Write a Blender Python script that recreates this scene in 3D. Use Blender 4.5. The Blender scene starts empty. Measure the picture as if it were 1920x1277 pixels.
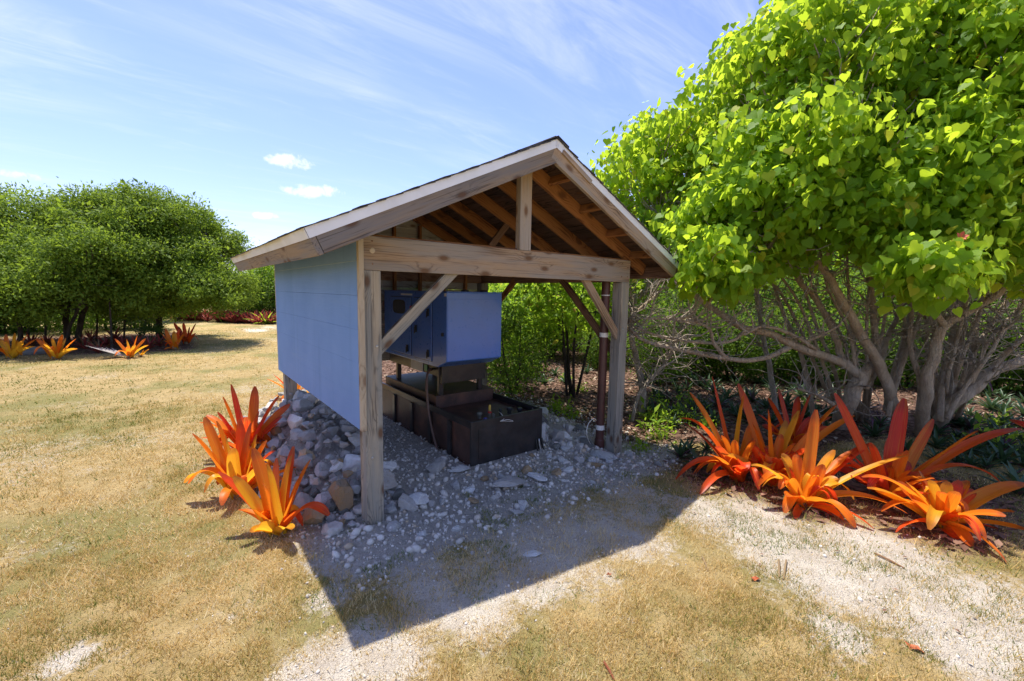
import bpy, bmesh, math, random
import numpy as np
from mathutils import Vector, Matrix

rnd = random.Random(7)
rng = np.random.default_rng(11)
scn = bpy.context.scene
COL = scn.collection

# ------------------------------------------------------------------ camera
FPX, CX, CY = 817.89, 960.0, 638.5          # calibration of the photograph (1920 x 1277)
CAM = np.array([-1.1698, -3.2996, 1.8794])
YAW, PIT, ROL = 0.6695, -0.1099, 0.019
FW = np.array([math.sin(YAW) * math.cos(PIT), math.cos(YAW) * math.cos(PIT), math.sin(PIT)])
_r = np.cross(FW, [0, 0, 1]); _r /= np.linalg.norm(_r)
_u = np.cross(_r, FW)
RT = math.cos(ROL) * _r + math.sin(ROL) * _u
UP = -math.sin(ROL) * _r + math.cos(ROL) * _u
cd = bpy.data.cameras.new('camera')
cam = bpy.data.objects.new('camera', cd)
COL.objects.link(cam)
cd.sensor_width = 36
cd.lens = 36 * FPX / 1920
cd.clip_start = 0.05
cd.clip_end = 3000
cam.matrix_world = Matrix(((RT[0], UP[0], -FW[0], CAM[0]), (RT[1], UP[1], -FW[1], CAM[1]),
                           (RT[2], UP[2], -FW[2], CAM[2]), (0, 0, 0, 1)))
scn.camera = cam

# ------------------------------------------------------------------ light, sky, exposure
SUN_EL, SUN_AZ = 71.0, -1.5                  # azimuth from +Y towards +X
EXPOSURE = 1.42
SKY_STRENGTH = 0.118
SUN_STRENGTH = 3.05
scn.view_settings.view_transform = 'Standard'
scn.view_settings.look = 'None'
scn.view_settings.gamma = 1
scn.view_settings.use_curve_mapping = False
scn.view_settings.exposure = EXPOSURE
sl = bpy.data.lights.new('sun', 'SUN')
sl.energy = SUN_STRENGTH
sl.angle = math.radians(0.55)
sl.color = (1.0, 0.94, 0.83)
so = bpy.data.objects.new('sun', sl)
COL.objects.link(so)
_e, _a = math.radians(SUN_EL), math.radians(SUN_AZ)
SUNV = Vector((math.sin(_a) * math.cos(_e), math.cos(_a) * math.cos(_e), math.sin(_e)))
so.rotation_euler = SUNV.to_track_quat('Z', 'Y').to_euler()
so.location = SUNV * 60


class NT:
    """small helper round a node tree"""
    def __init__(self, tree):
        self.t = tree
        tree.nodes.clear()

    def n(self, typ, **kw):
        nd = self.t.nodes.new(typ)
        for k, v in kw.items():
            if k == 'inp':
                for key, val in v.items():
                    if isinstance(val, bpy.types.NodeSocket):
                        self.t.links.new(val, nd.inputs[key])
                    else:
                        nd.inputs[key].default_value = val
            else:
                setattr(nd, k, v)
        return nd

    def link(self, a, b):
        self.t.links.new(a, b)

    def math(self, op, a, b=None, c=None, clamp=False):
        nd = self.n('ShaderNodeMath', operation=op)
        nd.use_clamp = clamp
        for i, v in enumerate((a, b, c)):
            if v is None:
                continue
            if isinstance(v, bpy.types.NodeSocket):
                self.link(v, nd.inputs[i])
            else:
                nd.inputs[i].default_value = v
        return nd.outputs[0]

    def vmath(self, op, a, b=None):
        nd = self.n('ShaderNodeVectorMath', operation=op)
        for i, v in enumerate((a, b)):
            if v is None:
                continue
            if isinstance(v, bpy.types.NodeSocket):
                self.link(v, nd.inputs[i])
            else:
                nd.inputs[i].default_value = v
        return nd.outputs['Value'] if op in ('DOT_PRODUCT', 'LENGTH', 'DISTANCE') else nd.outputs[0]

    def mix(self, fac, a, b, blend='MIX'):
        nd = self.n('ShaderNodeMix', data_type='RGBA', blend_type=blend)
        nd.clamp_factor = True
        for i, v in ((0, fac), (6, a), (7, b)):
            if isinstance(v, bpy.types.NodeSocket):
                self.link(v, nd.inputs[i])
            elif i == 0:
                nd.inputs[0].default_value = v
            else:
                nd.inputs[i].default_value = (*v, 1) if len(v) == 3 else v
        return nd.outputs[2]

    def ramp(self, fac, stops, interp='LINEAR'):
        nd = self.n('ShaderNodeValToRGB')
        nd.color_ramp.interpolation = interp
        el = nd.color_ramp.elements
        while len(el) < len(stops):
            el.new(0.5)
        for e, (p, c) in zip(el, stops):
            e.position = p
            e.color = (c, c, c, 1) if isinstance(c, (int, float)) else (*c, 1)
        self.link(fac, nd.inputs[0])
        return nd.outputs[0]

    def sstep(self, x, lo, hi):
        nd = self.n('ShaderNodeMapRange', interpolation_type='SMOOTHSTEP')
        self.link(x, nd.inputs[0])
        nd.inputs[1].default_value = lo
        nd.inputs[2].default_value = hi
        return nd.outputs[0]

    def noise(self, vec, scale, detail=4, rough=0.55, dist=0.0):
        nd = self.n('ShaderNodeTexNoise', inp={'Scale': scale, 'Detail': detail, 'Roughness': rough, 'Distortion': dist})
        self.link(vec, nd.inputs['Vector'])
        return nd.outputs['Fac']

    def mapping(self, vec, scale=(1, 1, 1), rot=(0, 0, 0), loc=(0, 0, 0)):
        nd = self.n('ShaderNodeMapping')
        nd.inputs['Scale'].default_value = scale
        nd.inputs['Rotation'].default_value = rot
        nd.inputs['Location'].default_value = loc
        self.link(vec, nd.inputs['Vector'])
        return nd.outputs[0]


def ray(px, py):
    return FW + RT * ((px - CX) / FPX) - UP * ((py - CY) / FPX)


world = bpy.data.worlds.new('World')
scn.world = world
world.use_nodes = True
w = NT(world.node_tree)
tc = w.n('ShaderNodeTexCoord').outputs['Generated']
sky = w.n('ShaderNodeTexSky', sky_type='NISHITA')
sky.sun_disc = False
sky.sun_elevation = math.radians(SUN_EL)
sky.sun_rotation = math.radians(SUN_AZ)
sky.altitude = 0
sky.air_density = 1.0
sky.dust_density = 0.6
sky.ozone_density = 2.0
skyc = w.mix(1.0, sky.outputs[0], (0.63, 0.61, 0.80), 'MULTIPLY')
sep = w.n('ShaderNodeSeparateXYZ'); w.link(tc, sep.inputs[0])
zc = w.math('ADD', w.math('MAXIMUM', sep.outputs[2], 0.0), 0.16)
flat = w.n('ShaderNodeCombineXYZ')
w.link(w.math('DIVIDE', sep.outputs[0], zc), flat.inputs[0])
w.link(w.math('DIVIDE', sep.outputs[1], zc), flat.inputs[1])
fl = flat.outputs[0]
c_big = w.noise(w.mapping(fl, (0.55, 0.8, 1), (0, 0, 0.5), (3.1, 1.7, 0)), 1.0, 3, 0.5, 0.6)
c_str = w.noise(w.mapping(fl, (0.9, 3.4, 1), (0, 0, 0.95), (0.4, 5.2, 0)), 1.5, 8, 0.62, 0.9)
cir = w.math('MULTIPLY', w.sstep(c_big, 0.34, 0.66), w.sstep(c_str, 0.36, 0.80))
c_fin = w.noise(w.mapping(fl, (1.2, 5.0, 1), (0, 0, 0.25), (7.7, 2.1, 0)), 2.2, 8, 0.65, 0.5)
cir = w.math('ADD', cir, w.math('MULTIPLY', w.sstep(c_fin, 0.50, 0.85), 0.30), clamp=True)
cir = w.math('MULTIPLY', cir, w.sstep(sep.outputs[2], -0.02, 0.15))
# thin even veil, brighter low down
veil = w.math('ADD', w.math('MULTIPLY', w.sstep(w.math('SUBTRACT', 1.0, sep.outputs[2]), 0.45, 1.0), 0.05), 0.01)
cir = w.math('ADD', w.math('MULTIPLY', cir, 0.52), veil, clamp=True)
mask = cir
puffn = w.noise(tc, 26, 6, 0.6, 0.3)
for (px, py, rw, rh) in ((538, 302, .050, .017), (583, 357, .062, .015), (500, 405, .026, .008), (28, 326, .04, .010)):
    d = ray(px, py); d /= np.linalg.norm(d)
    rt = np.cross(d, [0, 0, 1]); rt /= np.linalg.norm(rt); uu = np.cross(rt, d)
    rel = w.vmath('SUBTRACT', tc, tuple(d))
    a = w.math('DIVIDE', w.vmath('DOT_PRODUCT', rel, tuple(rt)), rw)
    b = w.math('DIVIDE', w.vmath('DOT_PRODUCT', rel, tuple(uu)), rh)
    q = w.math('ADD', w.math('MULTIPLY', a, a), w.math('MULTIPLY', b, b))
    q = w.math('ADD', q, w.math('MULTIPLY', w.math('SUBTRACT', puffn, 0.5), 4.2))
    pm = w.math('MULTIPLY', w.math('SUBTRACT', 1.0, w.sstep(q, 0.0, 1.0)), 0.85)
    mask = w.math('MAXIMUM', mask, pm)
CLOUD_V = 4.0
cloudc = w.mix(mask, skyc, (CLOUD_V * .97, CLOUD_V, CLOUD_V * 1.06))
bg = w.n('ShaderNodeBackground', inp={'Strength': SKY_STRENGTH})
w.link(cloudc, bg.inputs['Color'])
wo = w.n('ShaderNodeOutputWorld')
w.link(bg.outputs[0], wo.inputs[0])


# ------------------------------------------------------------------ small maths
def smooth(x, a, b):
    t = np.clip((np.asarray(x, float) - a) / (b - a), 0, 1)
    return t * t * (3 - 2 * t)


_tab = np.random.default_rng(5).random((256, 256))


def vnoise(x, y):
    x = np.asarray(x, float); y = np.asarray(y, float)
    xi = np.floor(x).astype(int); yi = np.floor(y).astype(int)
    fx = x - xi; fy = y - yi
    fx = fx * fx * (3 - 2 * fx); fy = fy * fy * (3 - 2 * fy)
    g = lambda i, j: _tab[i & 255, j & 255]
    return (g(xi, yi) * (1 - fx) + g(xi + 1, yi) * fx) * (1 - fy) + (g(xi, yi + 1) * (1 - fx) + g(xi + 1, yi + 1) * fx) * fy


def fbm(x, y, o=4):
    s = 0; a = 0.5; t = 0
    for i in range(o):
        s = s + a * vnoise(x * 2 ** i + 17.3 * i, y * 2 ** i + 9.1 * i); t += a; a *= 0.5
    return s / t


def height(x, y):
    """terrain height: a low rubble mound under the shelter, gentle undulation elsewhere"""
    x = np.asarray(x, float); y = np.asarray(y, float)
    pad = 0.05 * smooth(x, -0.3, 0.4) * (1 - smooth(x, 2.5, 3.3)) * smooth(y, -0.1, 0.5) * (1 - smooth(y, 3.2, 4.2))
    ridge = 0.34 * np.exp(-((x - 0.12) / 0.42) ** 2) * smooth(y, 0.0, 2.3) * (1 - smooth(y, 3.1, 3.9))
    right = -0.10 * np.exp(-((x - 3.3) / 0.8) ** 2 - ((y + 0.05) / 0.9) ** 2)
    rub = 0.16 * np.exp(-((x - 2.95) / 0.35) ** 2 - ((y - 1.1) / 0.8) ** 2)
    d = np.hypot(x - 1, y)
    und = 0.05 * (fbm(x * .22 + 3, y * .22, 2) - 0.5) * smooth(d, 3, 9) + 0.022 * (fbm(x * 1.7, y * 1.7, 3) - 0.5)
    return pad + ridge + right + rub + und - 0.012


def on_ground(px, py):
    d = ray(px, py)
    t = 1.0
    z = 0.0
    for _ in range(30):
        t = (z - CAM[2]) / d[2]
        p = CAM + d * t
        z = float(height(p[0], p[1]))
    return CAM + d * ((z - CAM[2]) / d[2])


def at_depth(px, py, D):
    return CAM + ray(px, py) * D


def at_x(px, py, X):
    d = ray(px, py)
    return CAM + d * ((X - CAM[0]) / d[0])


def at_y(px, py, Y):
    d = ray(px, py)
    return CAM + d * ((Y - CAM[1]) / d[1])


def at_z(px, py, Z):
    d = ray(px, py)
    return CAM + d * ((Z - CAM[2]) / d[2])


def depth_of(p):
    return (np.asarray(p) - CAM) @ FW


def project(P):
    d = np.asarray(P) - CAM
    z = d @ FW
    return CX + FPX * (d @ RT) / z, CY - FPX * (d @ UP) / z, z


# ------------------------------------------------------------------ object helpers
def tag(o, label=None, cat=None, group=None, kind=None):
    if label: o['label'] = label
    if cat: o['category'] = cat
    if group: o['group'] = group
    if kind: o['kind'] = kind
    return o


def thing(name, loc, label, cat, group=None):
    o = bpy.data.objects.new(name, None)
    o.empty_display_size = 0.1
    COL.objects.link(o)
    o.location = loc
    return tag(o, label, cat, group)


def world_of(o):
    M = o.matrix_parent_inverse @ o.matrix_basis
    return world_of(o.parent) @ M if o.parent else o.matrix_basis.copy()


def link(name, me, parent=None, mat=None, world_space=True):
    o = bpy.data.objects.new(name, me)
    COL.objects.link(o)
    if mat is not None and not me.materials:
        me.materials.append(mat)
    if parent is not None:
        o.parent = parent
        if world_space:
            o.matrix_parent_inverse = world_of(parent).inverted()
    return o


def mesh_np(name, V, F, attrs=None, smooth_shade=False):
    """fast mesh from arrays; F is an (n,k) index array"""
    V = np.asarray(V, np.float32); F = np.asarray(F, np.int32)
    me = bpy.data.meshes.new(name)
    me.vertices.add(len(V)); me.vertices.foreach_set('co', V.ravel())
    n, k = F.shape
    me.loops.add(n * k); me.loops.foreach_set('vertex_index', F.ravel())
    me.polygons.add(n)
    me.polygons.foreach_set('loop_start', np.arange(0, n * k, k, dtype=np.int32))
    me.polygons.foreach_set('loop_total', np.full(n, k, np.int32))
    if smooth_shade:
        me.polygons.foreach_set('use_smooth', np.ones(n, bool))
    for an, arr in (attrs or {}).items():
        arr = np.asarray(arr, np.float32)
        if arr.ndim == 1:
            at = me.attributes.new(an, 'FLOAT', 'POINT'); at.data.foreach_set('value', arr)
        else:
            at = me.attributes.new(an, 'FLOAT_COLOR', 'POINT'); at.data.foreach_set('color', arr.ravel())
    me.update(calc_edges=True)
    return me


BOXF = [(0, 3, 2, 1), (4, 5, 6, 7), (0, 1, 5, 4), (1, 2, 6, 5), (2, 3, 7, 6), (3, 0, 4, 7)]


def box_vf(x0, x1, y0, y1, z0, z1):
    return [(x0, y0, z0), (x1, y0, z0), (x1, y1, z0), (x0, y1, z0), (x0, y0, z1), (x1, y0, z1), (x1, y1, z1), (x0, y1, z1)], BOXF


class MB:
    """collects shapes that become ONE mesh object"""
    def __init__(self):
        self.v = []; self.f = []

    def add(self, v, f, M=None):
        o = len(self.v)
        for p in v:
            self.v.append(tuple(M @ Vector(p)) if M is not None else tuple(p))
        for q in f:
            self.f.append(tuple(i + o for i in q))
        return self

    def box(self, x0, x1, y0, y1, z0, z1, M=None):
        return self.add(*box_vf(x0, x1, y0, y1, z0, z1), M)

    def tube(self, pts, radii, sides=8, cap=True):
        v, f = tube_vf(pts, radii, sides, cap)
        return self.add(v, f)

    def lathe(self, prof, c, n=20, axis='Z'):
        v = []; f = []
        for (r, h) in prof:
            for i in range(n):
                a = 2 * math.pi * i / n
                p = (r * math.cos(a), r * math.sin(a), h)
                if axis == 'Y': p = (p[0], p[2], p[1])
                if axis == 'X': p = (p[2], p[0], p[1])
                v.append((p[0] + c[0], p[1] + c[1], p[2] + c[2]))
        for j in range(len(prof) - 1):
            for i in range(n):
                k = (i + 1) % n
                f.append((j * n + i, j * n + k, (j + 1) * n + k, (j + 1) * n + i))
        f.append(tuple(range(n - 1, -1, -1)))
        f.append(tuple(range((len(prof) - 1) * n, len(prof) * n)))
        return self.add(v, f)

    def build(self, name, mat, parent=None, bevel=0.0, smooth_shade=False, segs=2):
        me = bpy.data.meshes.new(name)
        me.from_pydata(self.v, [], self.f)
        if smooth_shade:
            me.polygons.foreach_set('use_smooth', np.ones(len(me.polygons), bool))
        me.update()
        o = link(name, me, parent, mat)
        if bevel:
            md = o.modifiers.new('bevel', 'BEVEL')
            md.width = bevel; md.segments = segs; md.limit_method = 'ANGLE'
        return o


def catmull(pts, rad, sub=4):
    P = [np.array(p, float) for p in pts]
    P = [2 * P[0] - P[1]] + P + [2 * P[-1] - P[-2]]
    out = []; ro = []
    for i in range(1, len(P) - 2):
        for s in range(sub):
            t = s / sub
            a, b, c, d = P[i - 1], P[i], P[i + 1], P[i + 2]
            out.append(0.5 * ((2 * b) + (-a + c) * t + (2 * a - 5 * b + 4 * c - d) * t * t + (-a + 3 * b - 3 * c + d) * t ** 3))
            ro.append(rad[i - 1] * (1 - t) + rad[i] * t)
    out.append(P[-2]); ro.append(rad[-1])
    return out, ro


def tube_vf(pts, radii, sides=8, cap=True, wob=0.0):
    P = [np.array(p, float) for p in pts]
    if not hasattr(radii, '__len__'):
        radii = [radii] * len(P)
    v = []; f = []
    t0 = P[1] - P[0]
    ref = np.array([0, 0, 1.0]) if abs(t0[2]) < 0.8 * np.linalg.norm(t0) else np.array([1.0, 0, 0])
    n = np.cross(t0, ref); n /= np.linalg.norm(n)
    for i, p in enumerate(P):
        t = P[min(i + 1, len(P) - 1)] - P[max(i - 1, 0)]
        t = t / (np.linalg.norm(t) + 1e-9)
        n = n - t * (n @ t); n /= (np.linalg.norm(n) + 1e-9)
        b = np.cross(t, n)
        for k in range(sides):
            a = 2 * math.pi * k / sides
            rr = radii[i] * (1 + (wob * (rnd.random() - .5) if wob else 0))
            v.append(tuple(p + rr * (n * math.cos(a) + b * math.sin(a))))
    for i in range(len(P) - 1):
        for k in range(sides):
            k2 = (k + 1) % sides
            f.append((i * sides + k, i * sides + k2, (i + 1) * sides + k2, (i + 1) * sides + k))
    if cap:
        f.append(tuple(range(sides - 1, -1, -1)))
        f.append(tuple(range((len(P) - 1) * sides, len(P) * sides)))
    return v, f


def timber(name, p0, p1, wid, hei, mat, parent, up=(0, 0, 1), bevel=0.004):
    """one squared timber; local X runs along its length so the grain does too"""
    p0 = Vector(p0); p1 = Vector(p1)
    X = (p1 - p0); L = X.length; X.normalize()
    Z = Vector(up); Z = (Z - X * Z.dot(X)).normalized()
    Y = Z.cross(X)
    v, f = box_vf(-L / 2, L / 2, -wid / 2, wid / 2, -hei / 2, hei / 2)
    me = bpy.data.meshes.new(name)
    me.from_pydata(v, [], f)
    me.materials.append(mat)
    o = bpy.data.objects.new(name, me)
    COL.objects.link(o)
    o.parent = parent
    c = (p0 + p1) / 2
    M = Matrix(((X[0], Y[0], Z[0], c[0]), (X[1], Y[1], Z[1], c[1]), (X[2], Y[2], Z[2], c[2]), (0, 0, 0, 1)))
    o.matrix_basis = Matrix.Translation(parent.location).inverted() @ M
    if bevel:
        md = o.modifiers.new('bevel', 'BEVEL')
        md.width = bevel; md.segments = 2
    return o


def copy_tree(src, loc, rot=0.0, scale=1.0, label=None):
    c = src.copy(); COL.objects.link(c)
    c.location = loc; c.rotation_euler = (0, 0, rot); c.scale = (scale,) * 3
    if label: c['label'] = label
    for ch in src.children:
        d = ch.copy(); COL.objects.link(d); d.parent = c
        d.matrix_parent_inverse = ch.matrix_parent_inverse.copy()
        for g in ch.children:
            e = g.copy(); COL.objects.link(e); e.parent = d
            e.matrix_parent_inverse = g.matrix_parent_inverse.copy()
    return c


# ------------------------------------------------------------------ materials
def new_mat(name):
    m = bpy.data.materials.new(name)
    m.use_nodes = True
    return m, NT(m.node_tree)


def finish(t, color, rough=0.6, bump=None, bstr=0.3, bdist=0.01, metallic=0.0, spec=0.5, coat=0.0):
    p = t.n('ShaderNodeBsdfPrincipled')
    for key, v in (('Base Color', color), ('Roughness', rough), ('Metallic', metallic), ('Specular IOR Level', spec), ('Coat Weight', coat)):
        if isinstance(v, bpy.types.NodeSocket):
            t.link(v, p.inputs[key])
        elif key == 'Base Color':
            p.inputs[key].default_value = (*v, 1)
        else:
            p.inputs[key].default_value = v
    if bump is not None:
        b = t.n('ShaderNodeBump', inp={'Strength': bstr, 'Distance': bdist})
        t.link(bump, b.inputs['Height'])
        t.link(b.outputs[0], p.inputs['Normal'])
    o = t.n('ShaderNodeOutputMaterial')
    t.link(p.outputs[0], o.inputs[0])
    return p


def wood(name, light, mid, dark, knot=(0.16, 0.07, 0.03), crack=0.5, ring=55.0, grey=None, rough=0.75):
    m, t = new_mat(name)
    co = t.n('ShaderNodeTexCoord').outputs['Object']
    oi = t.n('ShaderNodeObjectInfo').outputs['Random']
    off = t.n('ShaderNodeCombineXYZ')
    t.link(t.math('MULTIPLY', oi, 37.0), off.inputs[0]); t.link(t.math('MULTIPLY', oi, 11.0), off.inputs[1])
    v = t.vmath('ADD', co, off.outputs[0])
    # knots: sparse cells stretched along the grain
    s = t.n('ShaderNodeSeparateXYZ'); t.link(v, s.inputs[0])
    vo = t.n('ShaderNodeTexVoronoi', feature='F1', voronoi_dimensions='2D'); vo.inputs['Scale'].default_value = 1.0
    kv = t.n('ShaderNodeCombineXYZ'); t.link(t.math('MULTIPLY', s.outputs[0], 2.1), kv.inputs[0]); t.link(t.math('MULTIPLY', t.math('ADD', s.outputs[2], s.outputs[1]), 4.6), kv.inputs[1])
    t.link(kv.outputs[0], vo.inputs['Vector'])
    kd = vo.outputs['Distance']
    kpull = t.math('SUBTRACT', 1.0, t.sstep(kd, 0.03, 0.42))
    warp = t.noise(t.mapping(v, (0.9, 5, 5)), 1.0, 3, 0.5)
    u = t.math('ADD', t.math('ADD', t.math('MULTIPLY', s.outputs[2], 1.0), t.math('MULTIPLY', s.outputs[1], 0.55)), t.math('MULTIPLY', warp, 0.16))
    u = t.math('ADD', u, t.math('MULTIPLY', kpull, 0.05))
    rings = t.math('SINE', t.math('MULTIPLY', u, ring * 3.6))
    rings = t.math('ADD', t.math('MULTIPLY', rings, 0.5), 0.5)
    blot = t.noise(t.mapping(v, (1.2, 6, 6)), 1.0, 4, 0.6)
    vk = t.n('ShaderNodeCombineXYZ'); t.link(t.math('MULTIPLY', s.outputs[0], 2.4), vk.inputs[0]); t.link(t.math('MULTIPLY', s.outputs[1], 78.0), vk.inputs[1]); t.link(t.math('ADD', t.math('MULTIPLY', s.outputs[2], 78.0), t.math('MULTIPLY', kpull, 6.5)), vk.inputs[2])
    fine = t.noise(vk.outputs[0], 1.0, 8, 0.62, 0.0)
    g = t.math('ADD', t.math('MULTIPLY', t.math('POWER', rings, 3.0), t.math('MULTIPLY', t.sstep(blot, 0.35, 0.65), 0.34)), t.math('MULTIPLY', fine, 0.74))
    c = t.mix(t.sstep(g, 0.28, 0.72), light, mid)
    c = t.mix(t.math('MULTIPLY', t.sstep(g, 0.50, 0.70), 0.85), c, dark)
    c = t.mix(t.math('MULTIPLY', t.sstep(blot, 0.46, 0.74), 0.65), c, dark)
    if grey:
        c = t.mix(t.math('MULTIPLY', t.sstep(t.noise(t.mapping(v, (0.8, 9, 9), (0, 0, 0), (5, 2, 1)), 1.0, 4, 0.6), 0.36, 0.60), 0.85), c, grey)
    crk = t.noise(t.mapping(v, (1.4, 85, 85), (0, 0, 0), (9, 4, 2)), 1.0, 3, 0.5)
    cm = t.math('MULTIPLY', t.sstep(crk, 0.60, 0.66), crack)
    c = t.mix(cm, c, (dark[0] * .35, dark[1] * .33, dark[2] * .3))
    km = t.math('MULTIPLY', t.math('SUBTRACT', 1.0, t.sstep(kd, 0.05, 0.12)), 0.85)
    c = t.mix(km, c, knot)
    kr = t.math('MULTIPLY', t.math('SUBTRACT', 1.0, t.sstep(kd, 0.10, 0.17)), 0.4)
    c = t.mix(kr, c, dark)
    hsv = t.n('ShaderNodeHueSaturation')
    t.link(t.math('ADD', t.math('MULTIPLY', oi, 0.35), 0.82), hsv.inputs['Value'])
    t.link(c, hsv.inputs['Color'])
    bh = t.math('SUBTRACT', t.math('MULTIPLY', g, -0.5), t.math('MULTIPLY', cm, 1.2))
    finish(t, hsv.outputs[0], rough, bh, 0.35, 0.006, spec=0.25)
    return m


M_POST = wood('weathered_post', (0.43, 0.36, 0.26), (0.28, 0.22, 0.15), (0.08, 0.058, 0.039), crack=0.75, ring=95, grey=(0.27, 0.265, 0.235))
M_BEAM = wood('weathered_pine', (0.48, 0.335, 0.205), (0.36, 0.225, 0.125), (0.15, 0.09, 0.052), knot=(0.20, 0.09, 0.035), crack=0.35, ring=70, grey=(0.35, 0.305, 0.255))
M_FASC = wood('silvered_fascia', (0.30, 0.22, 0.145), (0.20, 0.14, 0.095), (0.085, 0.062, 0.05), crack=0.5, ring=80, grey=(0.20, 0.185, 0.18))
M_RAFT = wood('amber_rafter', (0.36, 0.16, 0.055), (0.27, 0.105, 0.035), (0.12, 0.045, 0.018), crack=0.3, ring=60)
M_BRACE = wood('brown_brace', (0.26, 0.15, 0.09), (0.18, 0.095, 0.055), (0.10, 0.05, 0.03), crack=0.3, ring=60)
M_DECK = wood('stained_deck', (0.12, 0.07, 0.05), (0.075, 0.045, 0.034), (0.022, 0.015, 0.013), crack=0.8, ring=60)
M_TRIM = wood('trim_board', (0.56, 0.46, 0.33), (0.46, 0.36, 0.24), (0.36, 0.28, 0.19), crack=0.1, ring=60)
M_INNER = wood('inner_siding', (0.42, 0.40, 0.36), (0.32, 0.30, 0.26), (0.2, 0.18, 0.15), crack=0.3, ring=50)


def painted_siding():
    m, t = new_mat('blue_siding_paint')
    co = t.n('ShaderNodeTexCoord').outputs['Object']
    g = t.noise(t.mapping(co, (60, 3, 120)), 1.0, 4, 0.6)
    g2 = t.noise(t.mapping(co, (10, 1.1, 16)), 1.0, 4, 0.6, 1.2)
    b = t.noise(co, 1.6, 4, 0.6)
    drip = t.noise(t.mapping(co, (9, 9, 0.7)), 1.0, 4, 0.55)
    c = t.mix(t.sstep(b, 0.3, 0.7), (0.150, 0.280, 0.54), (0.180, 0.315, 0.585))
    c = t.mix(t.math('MULTIPLY', t.sstep(drip, 0.52, 0.75), 0.35), c, (0.11, 0.235, 0.44))
    c = t.mix(t.math('MULTIPLY', t.sstep(g2, 0.58, 0.72), 0.18), c, (0.24, 0.36, 0.54))
    finish(t, c, 0.62, t.math('ADD', t.math('MULTIPLY', g, 0.5), g2), 0.30, 0.006, spec=0.35)
    return m


def simple(name, col, rough=0.5, var=0.15, scale=6, metallic=0.0, bump=0.1, spec=0.5, coat=0.0, dirt=None, dirt_amt=0.5):
    m, t = new_mat(name)
    co = t.n('ShaderNodeTexCoord').outputs['Object']
    n1 = t.noise(co, scale, 5, 0.6)
    n2 = t.noise(co, scale * 9, 4, 0.6)
    dk = tuple(x * (1 - var) for x in col); lt = tuple(min(1, x * (1 + var)) for x in col)
    c = t.mix(t.sstep(n1, 0.3, 0.7), dk, lt)
    if dirt:
        c = t.mix(t.math('MULTIPLY', t.sstep(t.noise(co, scale * 0.6, 6, 0.7, 0.4), 0.48, 0.68), dirt_amt), c, dirt)
    finish(t, c, t.math('ADD', t.math('MULTIPLY', n2, 0.2), rough - 0.1), n2, bump, 0.004, metallic, spec, coat)
    return m


M_SIDE = painted_siding()
M_BEAD = simple('pale_blue_caulk', (0.36, 0.48, 0.62), 0.6)
M_WHITE = simple('white_flashing', (0.82, 0.82, 0.83), 0.35, 0.05, 3, dirt=(0.62, 0.58, 0.50), dirt_amt=0.3)
M_SHINGLE = simple('asphalt_shingle', (0.085, 0.08, 0.08), 0.9, 0.5, 14, bump=0.5, spec=0.2)
M_GENB = simple('generator_blue_paint', (0.075, 0.195, 0.60), 0.30, 0.05, 3, bump=0.02, spec=0.5, coat=0.3, dirt=(0.10, 0.19, 0.52), dirt_amt=0.4)
M_GEND = simple('dark_door_seal', (0.01, 0.011, 0.014), 0.5, 0.2)
M_BLACK = simple('black_steel', (0.022, 0.021, 0.022), 0.38, 0.4, 7, spec=0.5, dirt=(0.06, 0.035, 0.025), dirt_amt=0.4)
M_RUST = simple('rusty_black_steel', (0.065, 0.033, 0.024), 0.5, 0.35, 5, dirt=(0.15, 0.06, 0.034), dirt_amt=0.75, bump=0.25)
M_GLASS = simple('dark_window', (0.03, 0.035, 0.04), 0.12, 0.1, spec=0.8)
M_RED = simple('red_plastic', (0.55, 0.03, 0.02), 0.4)
M_YEL = simple('yellow_plastic', (0.55, 0.38, 0.06), 0.5)
M_VIOLET = simple('violet_plastic', (0.10, 0.08, 0.30), 0.35)
M_CAP = simple('brass_grey_cap', (0.16, 0.15, 0.12), 0.45, 0.3, 12)
M_GREYP = simple('grey_plastic', (0.42, 0.43, 0.44), 0.5)
M_HOSE = simple('brown_hose', (0.10, 0.055, 0.038), 0.5)
M_PIPE = simple('red_brown_pipe', (0.085, 0.030, 0.024), 0.45, 0.2, 4, dirt=(0.07, 0.03, 0.025), dirt_amt=0.5)
M_LABEL = simple('white_tape', (0.75, 0.74, 0.70), 0.5, 0.05)
M_GREENL = simple('green_label', (0.08, 0.3, 0.16), 0.5)
M_STEEL = simple('galvanised_steel', (0.4, 0.4, 0.4), 0.35, 0.2, metallic=0.8)


def rock_mat(name, c1, c2, c3):
    m, t = new_mat(name)
    co = t.n('ShaderNodeTexCoord').outputs['Object']
    oi = t.n('ShaderNodeObjectInfo').outputs['Random']
    off = t.n('ShaderNodeCombineXYZ'); t.link(t.math('MULTIPLY', oi, 50), off.inputs[0])
    v = t.vmath('ADD', co, off.outputs[0])
    a = t.noise(v, 1.6, 6, 0.65, 0.4); b = t.noise(v, 7, 6, 0.7); f = t.noise(v, 30, 4, 0.7)
    c = t.mix(t.sstep(a, 0.35, 0.68), c1, c2)
    c = t.mix(t.math('MULTIPLY', t.sstep(b, 0.52, 0.72), 0.75), c, c3)
    c = t.mix(t.math('MULTIPLY', t.sstep(f, 0.6, 0.75), 0.3), c, (0.1, 0.09, 0.08))
    hsv = t.n('ShaderNodeHueSaturation'); t.link(t.math('ADD', t.math('MULTIPLY', oi, 0.55), 0.68), hsv.inputs['Value']); t.link(c, hsv.inputs['Color'])
    finish(t, hsv.outputs[0], 0.9, t.math('ADD', b, t.math('MULTIPLY', f, 0.5)), 0.8, 0.03, spec=0.15)
    return m


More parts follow.
